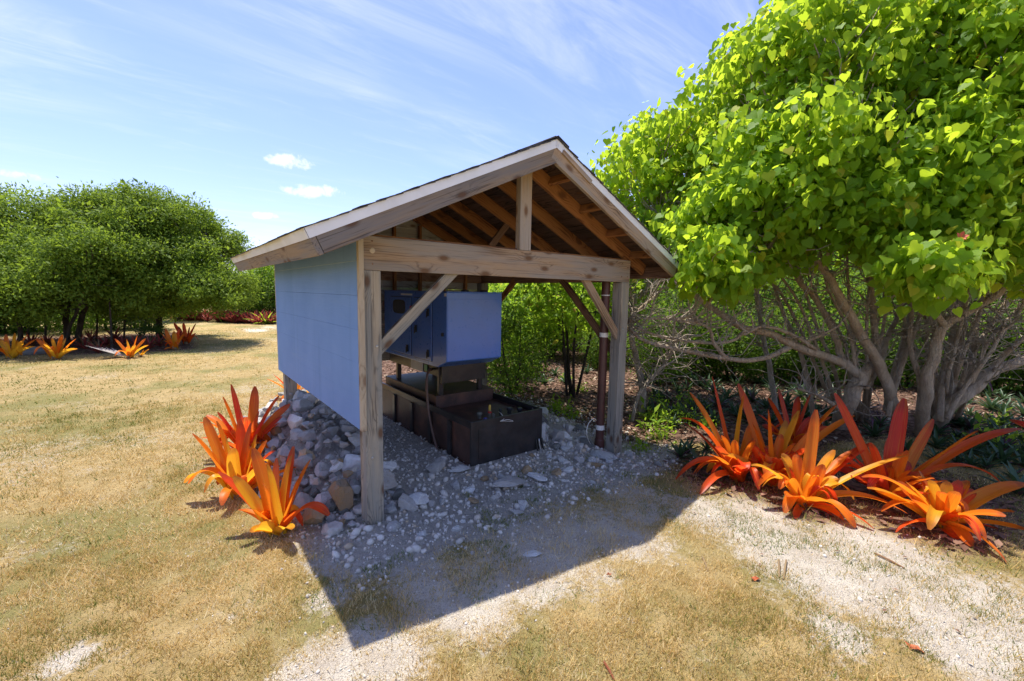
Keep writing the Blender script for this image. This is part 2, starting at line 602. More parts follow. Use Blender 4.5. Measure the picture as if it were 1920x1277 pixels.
M_ROCK = rock_mat('limestone', (0.60, 0.575, 0.54), (0.48, 0.455, 0.43), (0.48, 0.36, 0.24))
M_ROCKW = rock_mat('pale_limestone', (0.74, 0.73, 0.70), (0.62, 0.61, 0.59), (0.50, 0.47, 0.43))
M_ROCKO = rock_mat('ochre_limestone', (0.56, 0.37, 0.19), (0.48, 0.38, 0.27), (0.60, 0.40, 0.17))
M_ROCKD = rock_mat('grey_coral_rock', (0.25, 0.25, 0.23), (0.17, 0.17, 0.155), (0.34, 0.33, 0.30))


def bark(name, c1, c2, c3, sc=1.0):
    m, t = new_mat(name)
    co = t.n('ShaderNodeTexCoord').outputs['Object']
    a = t.noise(t.mapping(co, (14 * sc, 14 * sc, 4 * sc)), 1.0, 6, 0.65, 0.6)
    b = t.noise(co, 3.0 * sc, 4, 0.6)
    f = t.noise(t.mapping(co, (60 * sc, 60 * sc, 11 * sc)), 1.0, 5, 0.7, 1.4)
    c = t.mix(t.sstep(a, 0.35, 0.65), c1, c2)
    c = t.mix(t.math('MULTIPLY', t.sstep(b, 0.5, 0.72), 0.6), c, c3)
    c = t.mix(t.math('MULTIPLY', t.sstep(f, 0.54, 0.68), 0.6), c, tuple(x * .35 for x in c2))
    finish(t, c, 0.9, t.math('ADD', a, t.math('MULTIPLY', f, 1.4)), 1.0, 0.05, spec=0.15)
    return m


M_BARK = bark('portia_bark', (0.74, 0.60, 0.44), (0.56, 0.42, 0.29), (0.80, 0.71, 0.58))
M_BARKP = bark('pale_bark', (0.72, 0.62, 0.49), (0.56, 0.46, 0.35), (0.78, 0.70, 0.58))
M_BARKD = bark('dark_bark', (0.12, 0.095, 0.075), (0.07, 0.055, 0.045), (0.18, 0.15, 0.12))


def leaf_mat(name, c_a, c_b, c_odd=None, odd=0.0, trans=(0.25, 0.45, 0.03), tfac=0.45, rough=0.4, spec=0.4):
    """two-sided leaf: diffuse + gloss, and light shining through it; 'rnd' is a per-leaf random number"""
    m, t = new_mat(name)
    at = t.n('ShaderNodeAttribute', attribute_name='rnd').outputs['Fac']
    oi = t.n('ShaderNodeObjectInfo').outputs['Random']
    r = t.math('FRACT', t.math('ADD', at, t.math('MULTIPLY', oi, 0.37)))
    c = t.mix(r, c_a, c_b)
    if c_odd:
        c = t.mix(t.sstep(t.math('FRACT', t.math('MULTIPLY', r, 7.31)), 1 - odd, 1 - odd + 0.02), c, c_odd)
    p = t.n('ShaderNodeBsdfPrincipled', inp={'Roughness': rough, 'Specular IOR Level': spec})
    t.link(c, p.inputs['Base Color'])
    tr = t.n('ShaderNodeBsdfTranslucent')
    t.link(t.mix(0.5, c, trans), tr.inputs[0])
    ms = t.n('ShaderNodeMixShader', inp={0: tfac})
    t.link(p.outputs[0], ms.inputs[1]); t.link(tr.outputs[0], ms.inputs[2])
    o = t.n('ShaderNodeOutputMaterial'); t.link(ms.outputs[0], o.inputs[0])
    return m


M_LEAF = leaf_mat('portia_leaf', (0.085, 0.22, 0.016), (0.23, 0.40, 0.022), (0.46, 0.44, 0.04), 0.05, (0.85, 1.0, 0.06), 0.66, 0.5, 0.22)
M_LEAF_L = leaf_mat('small_green_leaf', (0.075, 0.145, 0.018), (0.175, 0.26, 0.036), None, 0, (0.46, 0.62, 0.045), 0.44, 0.6, 0.15)
M_LEAF_D = leaf_mat('shrub_leaf_dark', (0.06, 0.125, 0.018), (0.13, 0.22, 0.03), None, 0, (0.34, 0.52, 0.03), 0.45, 0.6, 0.2)
M_LEAF_Y = leaf_mat('shrub_leaf_bright', (0.13, 0.26, 0.02), (0.27, 0.40, 0.035), (0.42, 0.30, 0.07), 0.06, (0.62, 0.85, 0.05), 0.52, 0.6, 0.2)
M_ROSETTE = leaf_mat('oyster_plant_leaf', (0.030, 0.070, 0.030), (0.055, 0.11, 0.045), (0.10, 0.03, 0.07), 0.12, (0.12, 0.2, 0.05), 0.2, 0.4, 0.5)
M_REDPL = leaf_mat('red_bed_leaf', (0.24, 0.04, 0.045), (0.40, 0.085, 0.075), (0.2, 0.13, 0.06), 0.2, (0.4, 0.1, 0.06), 0.35, 0.5, 0.3)
M_PALM = leaf_mat('palmetto_leaf', (0.04, 0.095, 0.02), (0.08, 0.15, 0.035), None, 0, (0.2, 0.33, 0.05), 0.35, 0.45, 0.4)
M_DRY = leaf_mat('dry_leaf', (0.26, 0.18, 0.10), (0.40, 0.30, 0.17), (0.25, 0.08, 0.04), 0.2, (0.4, 0.25, 0.1), 0.2, 0.7, 0.2)
def straw_mat():
    m, t = new_mat('grass_blade')
    at = t.n('ShaderNodeAttribute', attribute_name='rnd').outputs['Fac']
    c = t.ramp(at, [(0.0, (0.14, 0.18, 0.035)), (0.2, (0.27, 0.26, 0.065)), (0.38, (0.47, 0.335, 0.115)), (0.6, (0.68, 0.475, 0.185)), (0.8, (0.78, 0.60, 0.29)), (1.0, (0.88, 0.76, 0.48))])
    d = t.n('ShaderNodeBsdfDiffuse'); t.link(c, d.inputs[0])
    tr = t.n('ShaderNodeBsdfTranslucent'); t.link(c, tr.inputs[0])
    ms = t.n('ShaderNodeMixShader', inp={0: 0.4}); t.link(d.outputs[0], ms.inputs[1]); t.link(tr.outputs[0], ms.inputs[2])
    o = t.n('ShaderNodeOutputMaterial'); t.link(ms.outputs[0], o.inputs[0])
    return m


M_STRAW = straw_mat()
M_WEED = leaf_mat('green_weed_blade', (0.10, 0.16, 0.03), (0.19, 0.23, 0.06), (0.42, 0.34, 0.15), 0.25, (0.25, 0.36, 0.06), 0.35, 0.6, 0.2)
M_LITTER = leaf_mat('litter_flake', (0.11, 0.055, 0.036), (0.27, 0.16, 0.11), (0.45, 0.36, 0.26), 0.12, (0.3, 0.15, 0.08), 0.1, 0.7, 0.2)


def brom_mat():
    m, t = new_mat('bromeliad_leaf')
    at = t.n('ShaderNodeAttribute', attribute_name='Col')
    co = t.n('ShaderNodeTexCoord').outputs['Object']
    uv = t.n('ShaderNodeAttribute', attribute_name='Uv').outputs['Vector']
    n = t.noise(t.mapping(uv, (16, 1.6, 40)), 1.0, 4, 0.6)
    n2 = t.noise(co, 9, 5, 0.65)
    sp = t.noise(co, 70, 3, 0.6)
    c = t.mix(t.math('MULTIPLY', t.sstep(n, 0.50, 0.72), 0.34), at.outputs['Color'], (0.84, 0.15, 0.02))
    c = t.mix(t.math('MULTIPLY', t.sstep(n, 0.50, 0.32), 0.30), c, (0.95, 0.55, 0.06))
    c = t.mix(t.math('MULTIPLY', t.sstep(n2, 0.58, 0.78), 0.30), c, (0.72, 0.06, 0.025))
    c = t.mix(t.math('MULTIPLY', t.sstep(sp, 0.64, 0.74), 0.32), c, (0.36, 0.09, 0.03))
    p = t.n('ShaderNodeBsdfPrincipled', inp={'Roughness': 0.42, 'Specular IOR Level': 0.35})
    t.link(c, p.inputs['Base Color'])
    b = t.n('ShaderNodeBump', inp={'Strength': 0.1, 'Distance': 0.004}); t.link(n, b.inputs['Height']); t.link(b.outputs[0], p.inputs['Normal'])
    tr = t.n('ShaderNodeBsdfTranslucent'); t.link(c, tr.inputs[0])
    ms = t.n('ShaderNodeMixShader', inp={0: 0.58}); t.link(p.outputs[0], ms.inputs[1]); t.link(tr.outputs[0], ms.inputs[2])
    o = t.n('ShaderNodeOutputMaterial'); t.link(ms.outputs[0], o.inputs[0])
    return m


M_BROM = brom_mat()

# ------------------------------------------------------------------ the ground
BARE = [(1330, 960, .40), (1420, 975, .55), (1560, 1060, .50), (1700, 1120, .45), (1860, 1160, .55), (1480, 1020, .45), (1180, 1015, .30),
        (690, 1190, .16), (880, 1150, .24), (600, 1262, .26), (730, 1235, .20), (620, 1120, .14), (1570, 1185, .16), (130, 1235, .10),
        (1000, 1060, .2), (800, 1110, .2), (1640, 1030, .5), (1790, 1210, .3), (960, 1010, .4), (500, 613, .6), (480, 620, .5)]
BAREP = [(*on_ground(a, b)[:2], r) for a, b, r in BARE]


def masks(x, y):
    x = np.asarray(x, float); y = np.asarray(y, float)
    bare = np.zeros_like(x)
    for bx, by, r in BAREP:
        bare = np.maximum(bare, np.exp(-((x - bx) ** 2 + (y - by) ** 2) / (r * r)))
    n = fbm(x * 2.2, y * 2.2, 4)
    bare = np.clip(bare * 1.15 + (n - 0.5) * 0.9, 0, 1)
    bare = np.maximum(bare, 0.30 * smooth(fbm(x * 0.9 + 40, y * 0.9 + 7, 4), 0.60, 0.72))
    gx = smooth(x, -0.75, -0.1) * (1 - smooth(x, 3.5, 4.2)); gy = smooth(y, -0.95, -0.25) * (1 - smooth(y, 3.4, 4.2))
    gravel = np.clip(gx * gy * 1.3 + (n - 0.5) * 0.5 * (gx * gy > 0.01), 0, 1)
    fr = smooth(x, -0.55, 0.1) * (1 - smooth(x, 2.9, 3.6)) * smooth(y, -1.75, -1.15) * (1 - smooth(y, -.3, .2))
    bare = np.maximum(bare, np.clip(fr * .58 + (n - .5) * 1.5 * (fr > .02), 0, 1))
    # leaf litter under the trees: everything right of a line, and the bed under the left trees
    rx = x * 0.55 + y * 0.83
    sd = smooth(rx, 1.6, 2.4) * smooth(x, 3.1, 4.0) + smooth(x, 3.9, 5.0) * smooth(y, -1.9, -1.2) * 1.0 + smooth(y, 3.9, 5.0) * smooth(x, 1.2, 2.4)
    far = smooth(x - (y - 14) * 0.45, 3.5, 5.0)
    litter = np.clip(sd, 0, 1) * np.where(y > 6, far, 1.0) * (1 - smooth(np.hypot(x - 3, y), 18, 26))
    bx = smooth(y - (12.4 - 0.25 * np.minimum(x + 2, 0)), 0.2, 1.0) * (1 - smooth(y, 18.0, 20.0)) * (1 - smooth(x, -0.9 + 0.0 * y, -0.2))
    litter = np.maximum(litter, bx * 0.9)
    for (qx_, qy_, qr) in ((3.6, -1.2, .65), (4.1, -1.7, .7), (4.3, -2.3, .7), (3.95, -2.75, .55), (3.35, -1.95, .35), (4.8, -2.6, .8)):
        litter = np.maximum(litter, .95 * np.exp(-((x - qx_) ** 2 + (y - qy_) ** 2) / qr ** 2))
    bare = bare * (1 - litter)
    return np.clip(bare, 0, 1), np.clip(gravel, 0, 1), np.clip(litter, 0, 1)


def axis(lo, hi, step, far):
    a = list(np.arange(lo, hi, step))
    d = step; x = a[-1]
    while x < far:
        d *= 1.12; x += d; a.append(x)
    d = step; x = a[0]; pre = []
    while x > -far:
        d *= 1.12; x -= d; pre.append(x)
    return np.array(pre[::-1] + a)


gxs = axis(-4.0, 8.0, 0.055, 400); gys = axis(-3.4, 7.0, 0.055, 400)
GX, GY = np.meshgrid(gxs, gys)
b_, g_, l_ = masks(GX.ravel(), GY.ravel())
GV = np.stack([GX.ravel(), GY.ravel(), height(GX.ravel(), GY.ravel())], 1)
nx, ny = len(gxs), len(gys)
ii = np.arange(nx * ny).reshape(ny, nx)
GF = np.stack([ii[:-1, :-1].ravel(), ii[:-1, 1:].ravel(), ii[1:, 1:].ravel(), ii[1:, :-1].ravel()], 1)
gm = mesh_np('ground', GV, GF, {'bare': b_, 'gravel': g_, 'litter': l_}, True)


def ground_mat():
    m, t = new_mat('ground_soil')
    co = t.n('ShaderNodeTexCoord').outputs['Object']
    A = lambda n: t.n('ShaderNodeAttribute', attribute_name=n).outputs['Fac']
    n1 = t.noise(co, 0.55, 5, 0.6); n2 = t.noise(co, 5, 6, 0.65); n3 = t.noise(co, 40, 4, 0.7); n4 = t.noise(co, 160, 3, 0.7)
    brk = t.math('MULTIPLY', t.math('SUBTRACT', t.noise(co, 17, 9, 0.85), 0.46), 2.6)
    grass = t.mix(t.sstep(n2, 0.3, 0.7), (0.38, 0.275, 0.115), (0.54, 0.40, 0.19))
    grass = t.mix(t.math('MULTIPLY', t.sstep(n1, 0.45, 0.62), 0.7), grass, (0.20, 0.205, 0.065))
    grass = t.mix(t.math('MULTIPLY', t.sstep(n3, 0.5, 0.72), 0.5), grass, (0.20, 0.145, 0.06))
    sand = t.mix(t.sstep(n2, 0.35, 0.65), (0.72, 0.65, 0.545), (0.60, 0.52, 0.42))
    sand = t.mix(t.math('MULTIPLY', t.sstep(n4, 0.50, 0.66), 0.7), sand, (0.22, 0.17, 0.13))
    sand = t.mix(t.math('MULTIPLY', t.sstep(n3, 0.58, 0.75), 0.4), sand, (0.80, 0.77, 0.70))
    vo = t.n('ShaderNodeTexVoronoi'); vo.inputs['Scale'].default_value = 38; t.link(co, vo.inputs['Vector'])
    bw = t.n('ShaderNodeRGBToBW'); t.link(vo.outputs['Color'], bw.inputs[0])
    grav = t.mix(bw.outputs[0], (0.42, 0.38, 0.325), (0.62, 0.565, 0.485))
    grav = t.mix(t.math('MULTIPLY', t.sstep(n4, 0.5, 0.7), 0.6), grav, (0.24, 0.21, 0.185))
    grav = t.mix(t.math('MULTIPLY', t.sstep(n2, 0.45, 0.7), 0.5), grav, (0.56, 0.50, 0.42))
    vl = t.n('ShaderNodeTexVoronoi'); vl.inputs['Scale'].default_value = 16; t.link(co, vl.inputs['Vector'])
    bl = t.n('ShaderNodeRGBToBW'); t.link(vl.outputs['Color'], bl.inputs[0])
    lit = t.ramp(bl.outputs[0], [(0.1, (0.06, 0.034, 0.024)), (0.45, (0.14, 0.08, 0.056)), (0.8, (0.27, 0.17, 0.125))])
    lit = t.mix(t.math('MULTIPLY', t.sstep(n3, 0.5, 0.7), 0.5), lit, (0.08, 0.05, 0.035))
    c = t.mix(t.sstep(t.math('ADD', A('bare'), brk), 0.30, 0.80), grass, sand)
    c = t.mix(t.sstep(t.math('ADD', A('gravel'), brk), 0.35, 0.65), c, grav)
    c = t.mix(t.sstep(t.math('ADD', A('litter'), brk), 0.35, 0.65), c, lit)
    h = t.math('ADD', t.math('MULTIPLY', n2, 0.6), t.math('ADD', t.math('MULTIPLY', n3, 0.5), t.math('MULTIPLY', n4, 0.25)))
    finish(t, c, 0.95, h, 1.0, 0.05, spec=0.1)
    return m


go = link('ground', gm, None, ground_mat())
tag(go, 'dry lawn, pale sand and leaf litter around the shelter', None, None, 'structure')


# ------------------------------------------------------------------ the shelter
S = 0.14
W, D = 3.238, 3.136
ZB, ZT = 2.026, 2.284
OV = 0.33
XR, XL, XE = 1.63, -0.48, 3.74
SLOPE = 0.469
ZE = 2.19 + 0.055                            # deck surface at the eaves
sh = thing('generator_shelter', (0, 0, 0), 'open-fronted timber shelter with pitched shingle roof and one blue boarded side', 'shelter')


def gz(x, y): return float(height(x, y))


ang = math.atan(SLOPE)
NL = Vector((-math.sin(ang), 0, math.cos(ang)))
NR = Vector((math.sin(ang), 0, math.cos(ang)))


def roof(side, x, y, off=0.0):
    z = ZE + SLOPE * (x - XL if side < 0 else XE - x)
    n = NL if side < 0 else NR
    return Vector((x, y, z)) + n * off


post_c = [(S / 2, S / 2), (W - S / 2, S / 2), (S / 2, D - S / 2 - .03), (W - S / 2, D - S / 2 - .03)]
for (x, y) in post_c:
    timber('post', (x, y, gz(x, y) - 0.12), (x, y, ZB - 0.001), S, S, M_POST, sh, (0, -1, 0), 0.006)
# front beam: outer board, and a taller board behind it
timber('beam', (0.0, 0.019, (ZB + ZT) / 2), (W, 0.019, (ZB + ZT) / 2), 0.038, ZT - ZB, M_BEAM, sh)
timber('beam', (0.06, 0.0585, (ZB + ZT) / 2 + .018), (W - .03, 0.0585, (ZB + ZT) / 2 + .018), 0.038, ZT - ZB, M_RAFT, sh)
timber('beam', (0.0, D - .05, (ZB + ZT) / 2), (W, D - .05, (ZB + ZT) / 2), 0.04, ZT - ZB, M_BRACE, sh)
timber('side_beam', (W - .06, 0.08, ZB + .11), (W - .06, D - .071, ZB + .11), 0.04, 0.22, M_BRACE, sh)
timber('side_beam', (.06, 0.08, ZB + .11), (.06, D - .071, ZB + .11), 0.04, 0.22, M_BRACE, sh)
# plug and bolts on the beam
for (x, z, r) in ((0.075, 2.175, .022), (0.075, 2.245, .007), (0.075, 2.075, .007), (3.08, 2.24, .007), (3.08, 2.09, .009), (3.19, 2.20, .008), (3.19, 2.09, .007)):
    MB().lathe([(r, 0.006), (r, 0.0), (r * .7, -0.004)], (x, -0.001, z), 12, 'Y').build('bolt', M_BRACE if r < .02 else M_TRIM, sh, smooth_shade=False)
for (x, y, z) in ((.05, -.001, .55), (W - .05, -.001, .4), (W - .09, -.001, 1.46), (.10, -.001, 1.44)):
    MB().lathe([(.011, 0.0), (.011, -.005), (.007, -.008)], (x, y, z), 8, 'Y').build('bolt', M_STEEL, sh)
# knee braces
def brace(p0, p1, mat=M_POST, up=(0, 0, 1), wd=0.045, h=0.09):
    return timber('knee_brace', p0, p1, wd, h, mat, sh, up)
brace((0.09, .07, 1.36), (0.84, .055, 2.075), M_POST)
brace((3.16, .06, 1.33), (2.49, .055, 2.06), M_BEAM)
brace((W - .06, .10, 1.12), (W - .06, 1.10, 2.07), M_BRACE)
brace((W - .06, D - .13, 1.36), (W - .06, 2.14, 2.07), M_RAFT)

# rafters, trusses, lookouts
RD = 0.14
def rafter(side, y, x0, name='rafter', mat=M_RAFT, wd=0.038):
    o = -0.021 - RD / 2
    return timber(name, roof(side, x0, y, o), roof(side, XR - 0.02 * -side * -1 if side < 0 else XR + 0.02, y, o), wd, RD, mat, sh, NL if side < 0 else NR)
ys = [0.04 + k * 0.597 for k in range(6)]
ys[0] = 0.098
for y in ys:
    rafter(-1, y, XL + .06); rafter(1, y, XE - .06)
timber('ridge_board', (XR, -OV + .05, ZE + SLOPE * (XR - XL) - .12), (XR, D + .28, ZE + SLOPE * (XR - XL) - .12), 0.03, 0.16, M_RAFT, sh)
kz = ZE + SLOPE * (XR - XL) - 0.20
timber('king_post', (1.585, 0.035, ZT + .002), (1.585, 0.035, kz + .05), 0.14, 0.07, M_BEAM, sh, (0, -1, 0))
timber('web_brace', at_y(920, 462, 1.25), at_y(982, 378, 1.25), 0.04, 0.085, M_BRACE, sh)
for k in range(4):
    x = 1.99 + k * 0.46
    a = roof(1, x, -OV + .039, -0.021 - .045); b = roof(1, x, ys[0] - .02, -0.021 - .045)
    timber('lookout', a, b, 0.038, 0.088, M_RAFT, sh, NR)
    x = XR - (x - XR)
    a = roof(-1, x, -OV + .039, -0.021 - .045); b = roof(-1, x, ys[0] - .02, -0.021 - .045)
    timber('lookout', a, b, 0.038, 0.088, M_RAFT, sh, NL)
# deck boards under the shingles (run along the eaves)
nb = 15
for side in (-1, 1):
    Ls = (XR - XL) / math.cos(ang)
    for k in range(nb):
        s0 = (k + .5) / nb
        x = XL + (XR - XL) * s0 if side < 0 else XE - (XE - XR) * s0
        p = roof(side, x, -OV + .012, -0.0105 + rnd.uniform(-.002, .0)); q = roof(side, x, D + .31, -0.0105 + rnd.uniform(-.002, 0))
        timber('deck_board', p, q, Ls / nb - .009, 0.018, M_DECK, sh, NL if side < 0 else NR, 0)
# fascia along the eaves, rake boards up the gables, white flashing
FH = 0.145
for side in (-1, 1):
    xe = XL if side < 0 else XE
    n = NL if side < 0 else NR
    dx = 0.019 if side < 0 else -0.019
    timber('fascia', roof(side, xe + dx, -OV - .019, -.035 - FH / 2), roof(side, xe + dx, D + OV, -.035 - FH / 2), 0.038, FH, M_FASC if side < 0 else M_BRACE, sh, n)
    for y, mt in ((-OV, M_FASC if side < 0 else M_BEAM), (D + OV - .01, M_FASC)):
        x0 = xe + dx * 2.05
        x1 = XR + (0.012 if side < 0 else 0.012)
        timber('rake_board', roof(side, x0, y, -.035 - FH / 2), roof(side, x1, y, -.035 - FH / 2), 0.038, FH, mt, sh, n)
        # second, narrower board on the right rake above the first
    # flashing: a bent strip whose face covers the top of the board
    a = roof(side, xe, -OV - .0235, -.028); b = roof(side, XR, -OV - .0235, -.028)
    timber('drip_edge', a, b, 0.003, 0.068, M_WHITE, sh, n, 0)
    a = roof(side, xe - dx * .21, -OV - .022, -.028); b = roof(side, xe - dx * .21, D + OV, -.028)
    timber('drip_edge', a, b, 0.003, 0.068, M_WHITE, sh, n, 0)
# shingle courses: each course is a row of separate tabs
def shingle_course(side, k, n):
    mb = MB()
    Ls = (XR - XL) / math.cos(ang) + .03
    s0 = -0.03 + k * Ls / n; s1 = s0 + Ls / n * 1.35
    y = -OV - .035 - rnd.uniform(0, .2)
    n_ = NL if side < 0 else NR
    dirv = Vector((math.cos(ang) * (1 if side < 0 else -1), 0, math.sin(ang)))
    o0 = Vector((XL if side < 0 else XE, 0, ZE))
    yend = D + OV + .03
    while y < yend:
        wdt = rnd.uniform(.26, .34)
        y0 = max(y, -OV - .035 - rnd.uniform(0, .008)); y1 = min(y + wdt - .006, yend)
        y += wdt
        if y1 - y0 < .02: continue
        j = rnd.uniform(-.012, .012); lift = rnd.uniform(0.004, .014)
        q = []
        for (s, h) in ((s0 + j, lift), (s1, 0.0015)):
            for yy in (y0, y1):
                for hh in (h, h + .006):
                    q.append(o0 + dirv * min(s, Ls + .01) + n_ * hh + Vector((0, yy, 0)))
        f = [(0, 1, 3, 2), (4, 6, 7, 5), (0, 4, 5, 1), (2, 3, 7, 6), (1, 5, 7, 3), (0, 2, 6, 4)]
        mb.add([tuple(p) for p in q], f)
    return mb.build('shingle_course', M_SHINGLE, sh)
for side in (-1, 1):
    for k in range(17):
        shingle_course(side, k, 17)
mb = MB()
y = -OV - .04
zr = ZE + SLOPE * (XR - XL)
while y < D + OV:
    for side in (-1, 1):
        j = rnd.uniform(0, .01)
        v = [(XR, y, zr + .030 + j), (XR, y + .27, zr + .022), (XR + side * .14, y + .27, zr + .022 - .14 * SLOPE), (XR + side * .14, y, zr + .030 + j - .14 * SLOPE)]
        v += [(a, b, c - .007) for a, b, c in v]
        mb.add(v, BOXF if side > 0 else [tuple(reversed(q)) for q in BOXF])
    y += .2
mb.build('ridge_cap', M_SHINGLE, sh)
# loose splintered piece near the peak
timber('splinter', roof(1, 1.72, -OV - .03, -.05), roof(1, 2.12, -OV - .028, -.066), 0.012, 0.04, M_BEAM, sh, NR, 0)

# blue boarded left wall
ZW = 0.794
joints = [ZW, 1.055, 1.315, 1.575, 1.835, 2.0935, 2.345]
for a, b in zip(joints[:-1], joints[1:]):
    v, f = box_vf(-0.042, -0.014, 0.012, D - .004, a + 0.0010, b)
    v = [(x - (0.0022 if (z < (a + b) / 2 and x < -.03) else 0), y, z) for x, y, z in v]
    MB().add(v, f).build('siding_board', M_SIDE, sh, 0.0015)
MB().box(-.0462, -.0443, 0.02, D - .01, 2.0905, 2.0935).build('joint_bead', M_BEAD, sh)
timber('corner_board', (-.0225, -.012, ZW - .005), (-.0225, -.012, ZT + .02), 0.04, 0.045, M_TRIM, sh, (0, -1, 0), .003)
timber('corner_board', (-.0225, D + .014, ZW - .005), (-.0225, D + .014, ZT), 0.04, 0.03, M_TRIM, sh, (0, -1, 0), .003)
# rear wall: studs and boards, up into the gable
for k in range(7):
    x = 0.30 + k * 0.42
    zt = roof(-1 if x < XR else 1, x, 0).z - .19
    timber('stud', (x, D - .09, ZW), (x, D - .09, zt), 0.038, 0.07, M_RAFT, sh, (0, -1, 0), .002)
z = ZW
while z < 3.2:
    h = 0.185
    lim = lambda zz: (max(0.0, XL + (zz + .045 - ZE) / SLOPE + .09), min(W, XE - (zz + .045 - ZE) / SLOPE - .09))
    (a0, a1), (b0, b1) = lim(z), lim(z + h - .002)
    if a1 - a0 < .15: break
    if b1 - b0 < .02: b0, b1 = XR - .01, XR + .01
    y0, y1 = D - .02, D - .004
    v = [(a0, y0, z + .003), (a1, y0, z + .003), (a1, y1 + .008, z + .003), (a0, y1 + .008, z + .003), (b0, y0, z + h), (b1, y0, z + h), (b1, y1, z + h), (b0, y1, z + h)]
    MB().add(v, BOXF).build('siding_board', M_INNER, sh, .002)
    z += h

# ------------------------------------------------------------------ tank and generator
tank = thing('fuel_tank', (1.77, 1.6, gz(1.77, 1.6)), 'low black rusted steel fuel tank with caps standing on the rubble pad', 'tank')
TX0, TX1, TY0, TY1, TZ0, TZ1 = 1.27, 2.27, 0.44, 2.95, 0.02, 0.515
MB().box(TX0, TX1, TY0 + .03, TY1, TZ0, TZ1 - .075).build('tank_body', M_RUST, tank, .006)
MB().box(TX0 - .004, TX1 + .004, TY0, TY0 + .028, TZ0 - .01, TZ1).build('front_plate', M_BLACK, tank, .004)
MB().box(TX0 + .09, TX1 - .09, TY0 - .006, TY0 - .001, TZ0 + .07, TZ1 - .09).build('front_panel', M_BLACK, tank, .01)
MB().box(TX0 - .004, TX0 + .02, TY0 + .03, TY1, TZ1 - .074, TZ1).box(TX1 - .02, TX1 + .004, TY0 + .03, TY1, TZ1 - .074, TZ1).build('side_rim', M_BLACK, tank, .003)
for y in (0.83, 1.30, 1.80, 2.35):
    MB().box(TX0 - .03, TX0 - .001, y, y + .07, TZ0 - .01, TZ1 - .08).build('rib', M_BLACK, tank, .004)
MB().box(TX0 - .022, TX0 - .001, TY0 + .03, TY1, TZ0 - .012, TZ0 + .03).build('skid_flange', M_RUST, tank, .003)
MB().box(TX0 + .08, TX1 - .06, 1.36, TY1 - .02, TZ1 - .074, TZ1 + .085).build('plinth', M_RUST, tank, .006)
caps = [((899, 785), .030, .075, M_CAP), ((938, 779), .020, .085, M_BLACK), ((955, 775), .036, .075, M_BLACK), ((974, 775), .034, .07, M_BLACK), ((925, 785), .016, .06, M_CAP), ((1000, 772), .015, .05, M_CAP)]
for (p, r, h, mt) in caps:
    c = at_z(p[0], p[1], TZ1 - .073)
    o = MB().lathe([(r * .7, 0), (r * .7, h * .55), (r, h * .56), (r, h * .9), (r * .8, h)], c, 16).build('filler_cap', mt, tank, .002)
c = at_z(918, 783, TZ1 - .073)
vt = MB().lathe([(.016, 0), (.016, .06), (.019, .061), (.019, .085)], c, 12).build('valve', M_CAP, tank)
MB().lathe([(.0205, .055), (.0205, .078)], c, 12).build('red_band', M_RED, vt)
MB().lathe([(.014, .086), (.015, .135), (.011, .15)], c, 12).build('valve_handle', M_YEL, vt)
c = at_z(910, 792, TZ1 - .073)
MB().lathe([(.012, 0), (.026, .012), (.03, .03), (.022, .05), (.005, .056)], c, 16).build('plug', M_VIOLET, tank, smooth_shade=True)
wp = [at_z(935, 772, TZ1 - .02), at_z(940, 776, TZ1 + .01), at_z(945, 785, TZ1 - .03), at_z(938, 790, TZ1), at_z(952, 787, TZ1 + .008), at_z(962, 790, TZ1 + .003)]
wp.append(np.array([wp[-1][0] + .01, TY0 - .012, TZ1 - .05]))
pp, rr = catmull(wp, [.003] * len(wp), 4)
MB().tube(pp, rr, 6).build('loose_wire', M_LABEL, tank, smooth_shade=True)
for k in range(3):
    x = TX1 - .10 + k * .045
    pts = [(x, TY0 - .012, .16), (x + .008, TY0 - .03, .05), (x + .03, TY0 - .06, -.05)]
    pp, rr = catmull(pts, [.011] * 3, 4)
    MB().tube(pp, rr, 8).build('conduit', M_STEEL if k == 1 else M_BLACK, tank, smooth_shade=True)
MB().box(TX1 + .006, TX1 + .11, TY0 + .05, TY0 + .07, .10, .30).build('side_bracket', M_GREYP, tank, .004)

gen = thing('generator', (1.7, 2.0, TZ1 + .086), 'blue steel generator enclosure with side doors mounted above the black tank', 'generator')
BX0, BX1, BY0, BY1 = 1.32, 2.10, 1.05, 2.86
BZ0, BZF, BZ1 = 0.975, 1.067, 1.866
YC = 1.27
prof = [(BY0, BZ1), (BY1, BZ1), (BY1, BZ0), (YC, BZ0), (BY0, BZF)]
v = [(BX0, a, b) for a, b in prof] + [(BX1, a, b) for a, b in prof]
f = [(0, 1, 2, 3, 4), (9, 8, 7, 6, 5)] + [(i, i + 5, (i + 1) % 5 + 5, (i + 1) % 5) for i in range(5)]
MB().add(v, f).build('canopy', M_GENB, gen, .008)
MB().box(BX0 + .012, BX1 - .012, BY0 - .005, BY0 - .001, BZF + .012, BZ1 - .075).build('end_panel', M_GENB, gen, .003)
MB().box(BX0 - .006, BX1 + .006, BY0 - .008, BY1 + .006, BZ1 + .001, BZ1 + .010).build('roof_lip', M_GENB, gen, .003)
for (x, y) in ((1.48, 1.5), (1.75, 1.35), (2.0, 1.3)):
    MB().lathe([(.05, 0), (.05, .02), (.03, .026)], (x, y, BZ1 + .010), 14).build('lifting_cap', M_BLACK, gen)


def side_plate(name, p0, p1, mat, t0, t1, parent=gen, bevel=.003):
    """plate on the left face between two picture corners"""
    a = at_x(*p0, BX0); b = at_x(*p1, BX0)
    return MB().box(BX0 - t1, BX0 - t0, min(a[1], b[1]), max(a[1], b[1]), min(a[2], b[2]), max(a[2], b[2])).build(name, mat, parent, bevel)


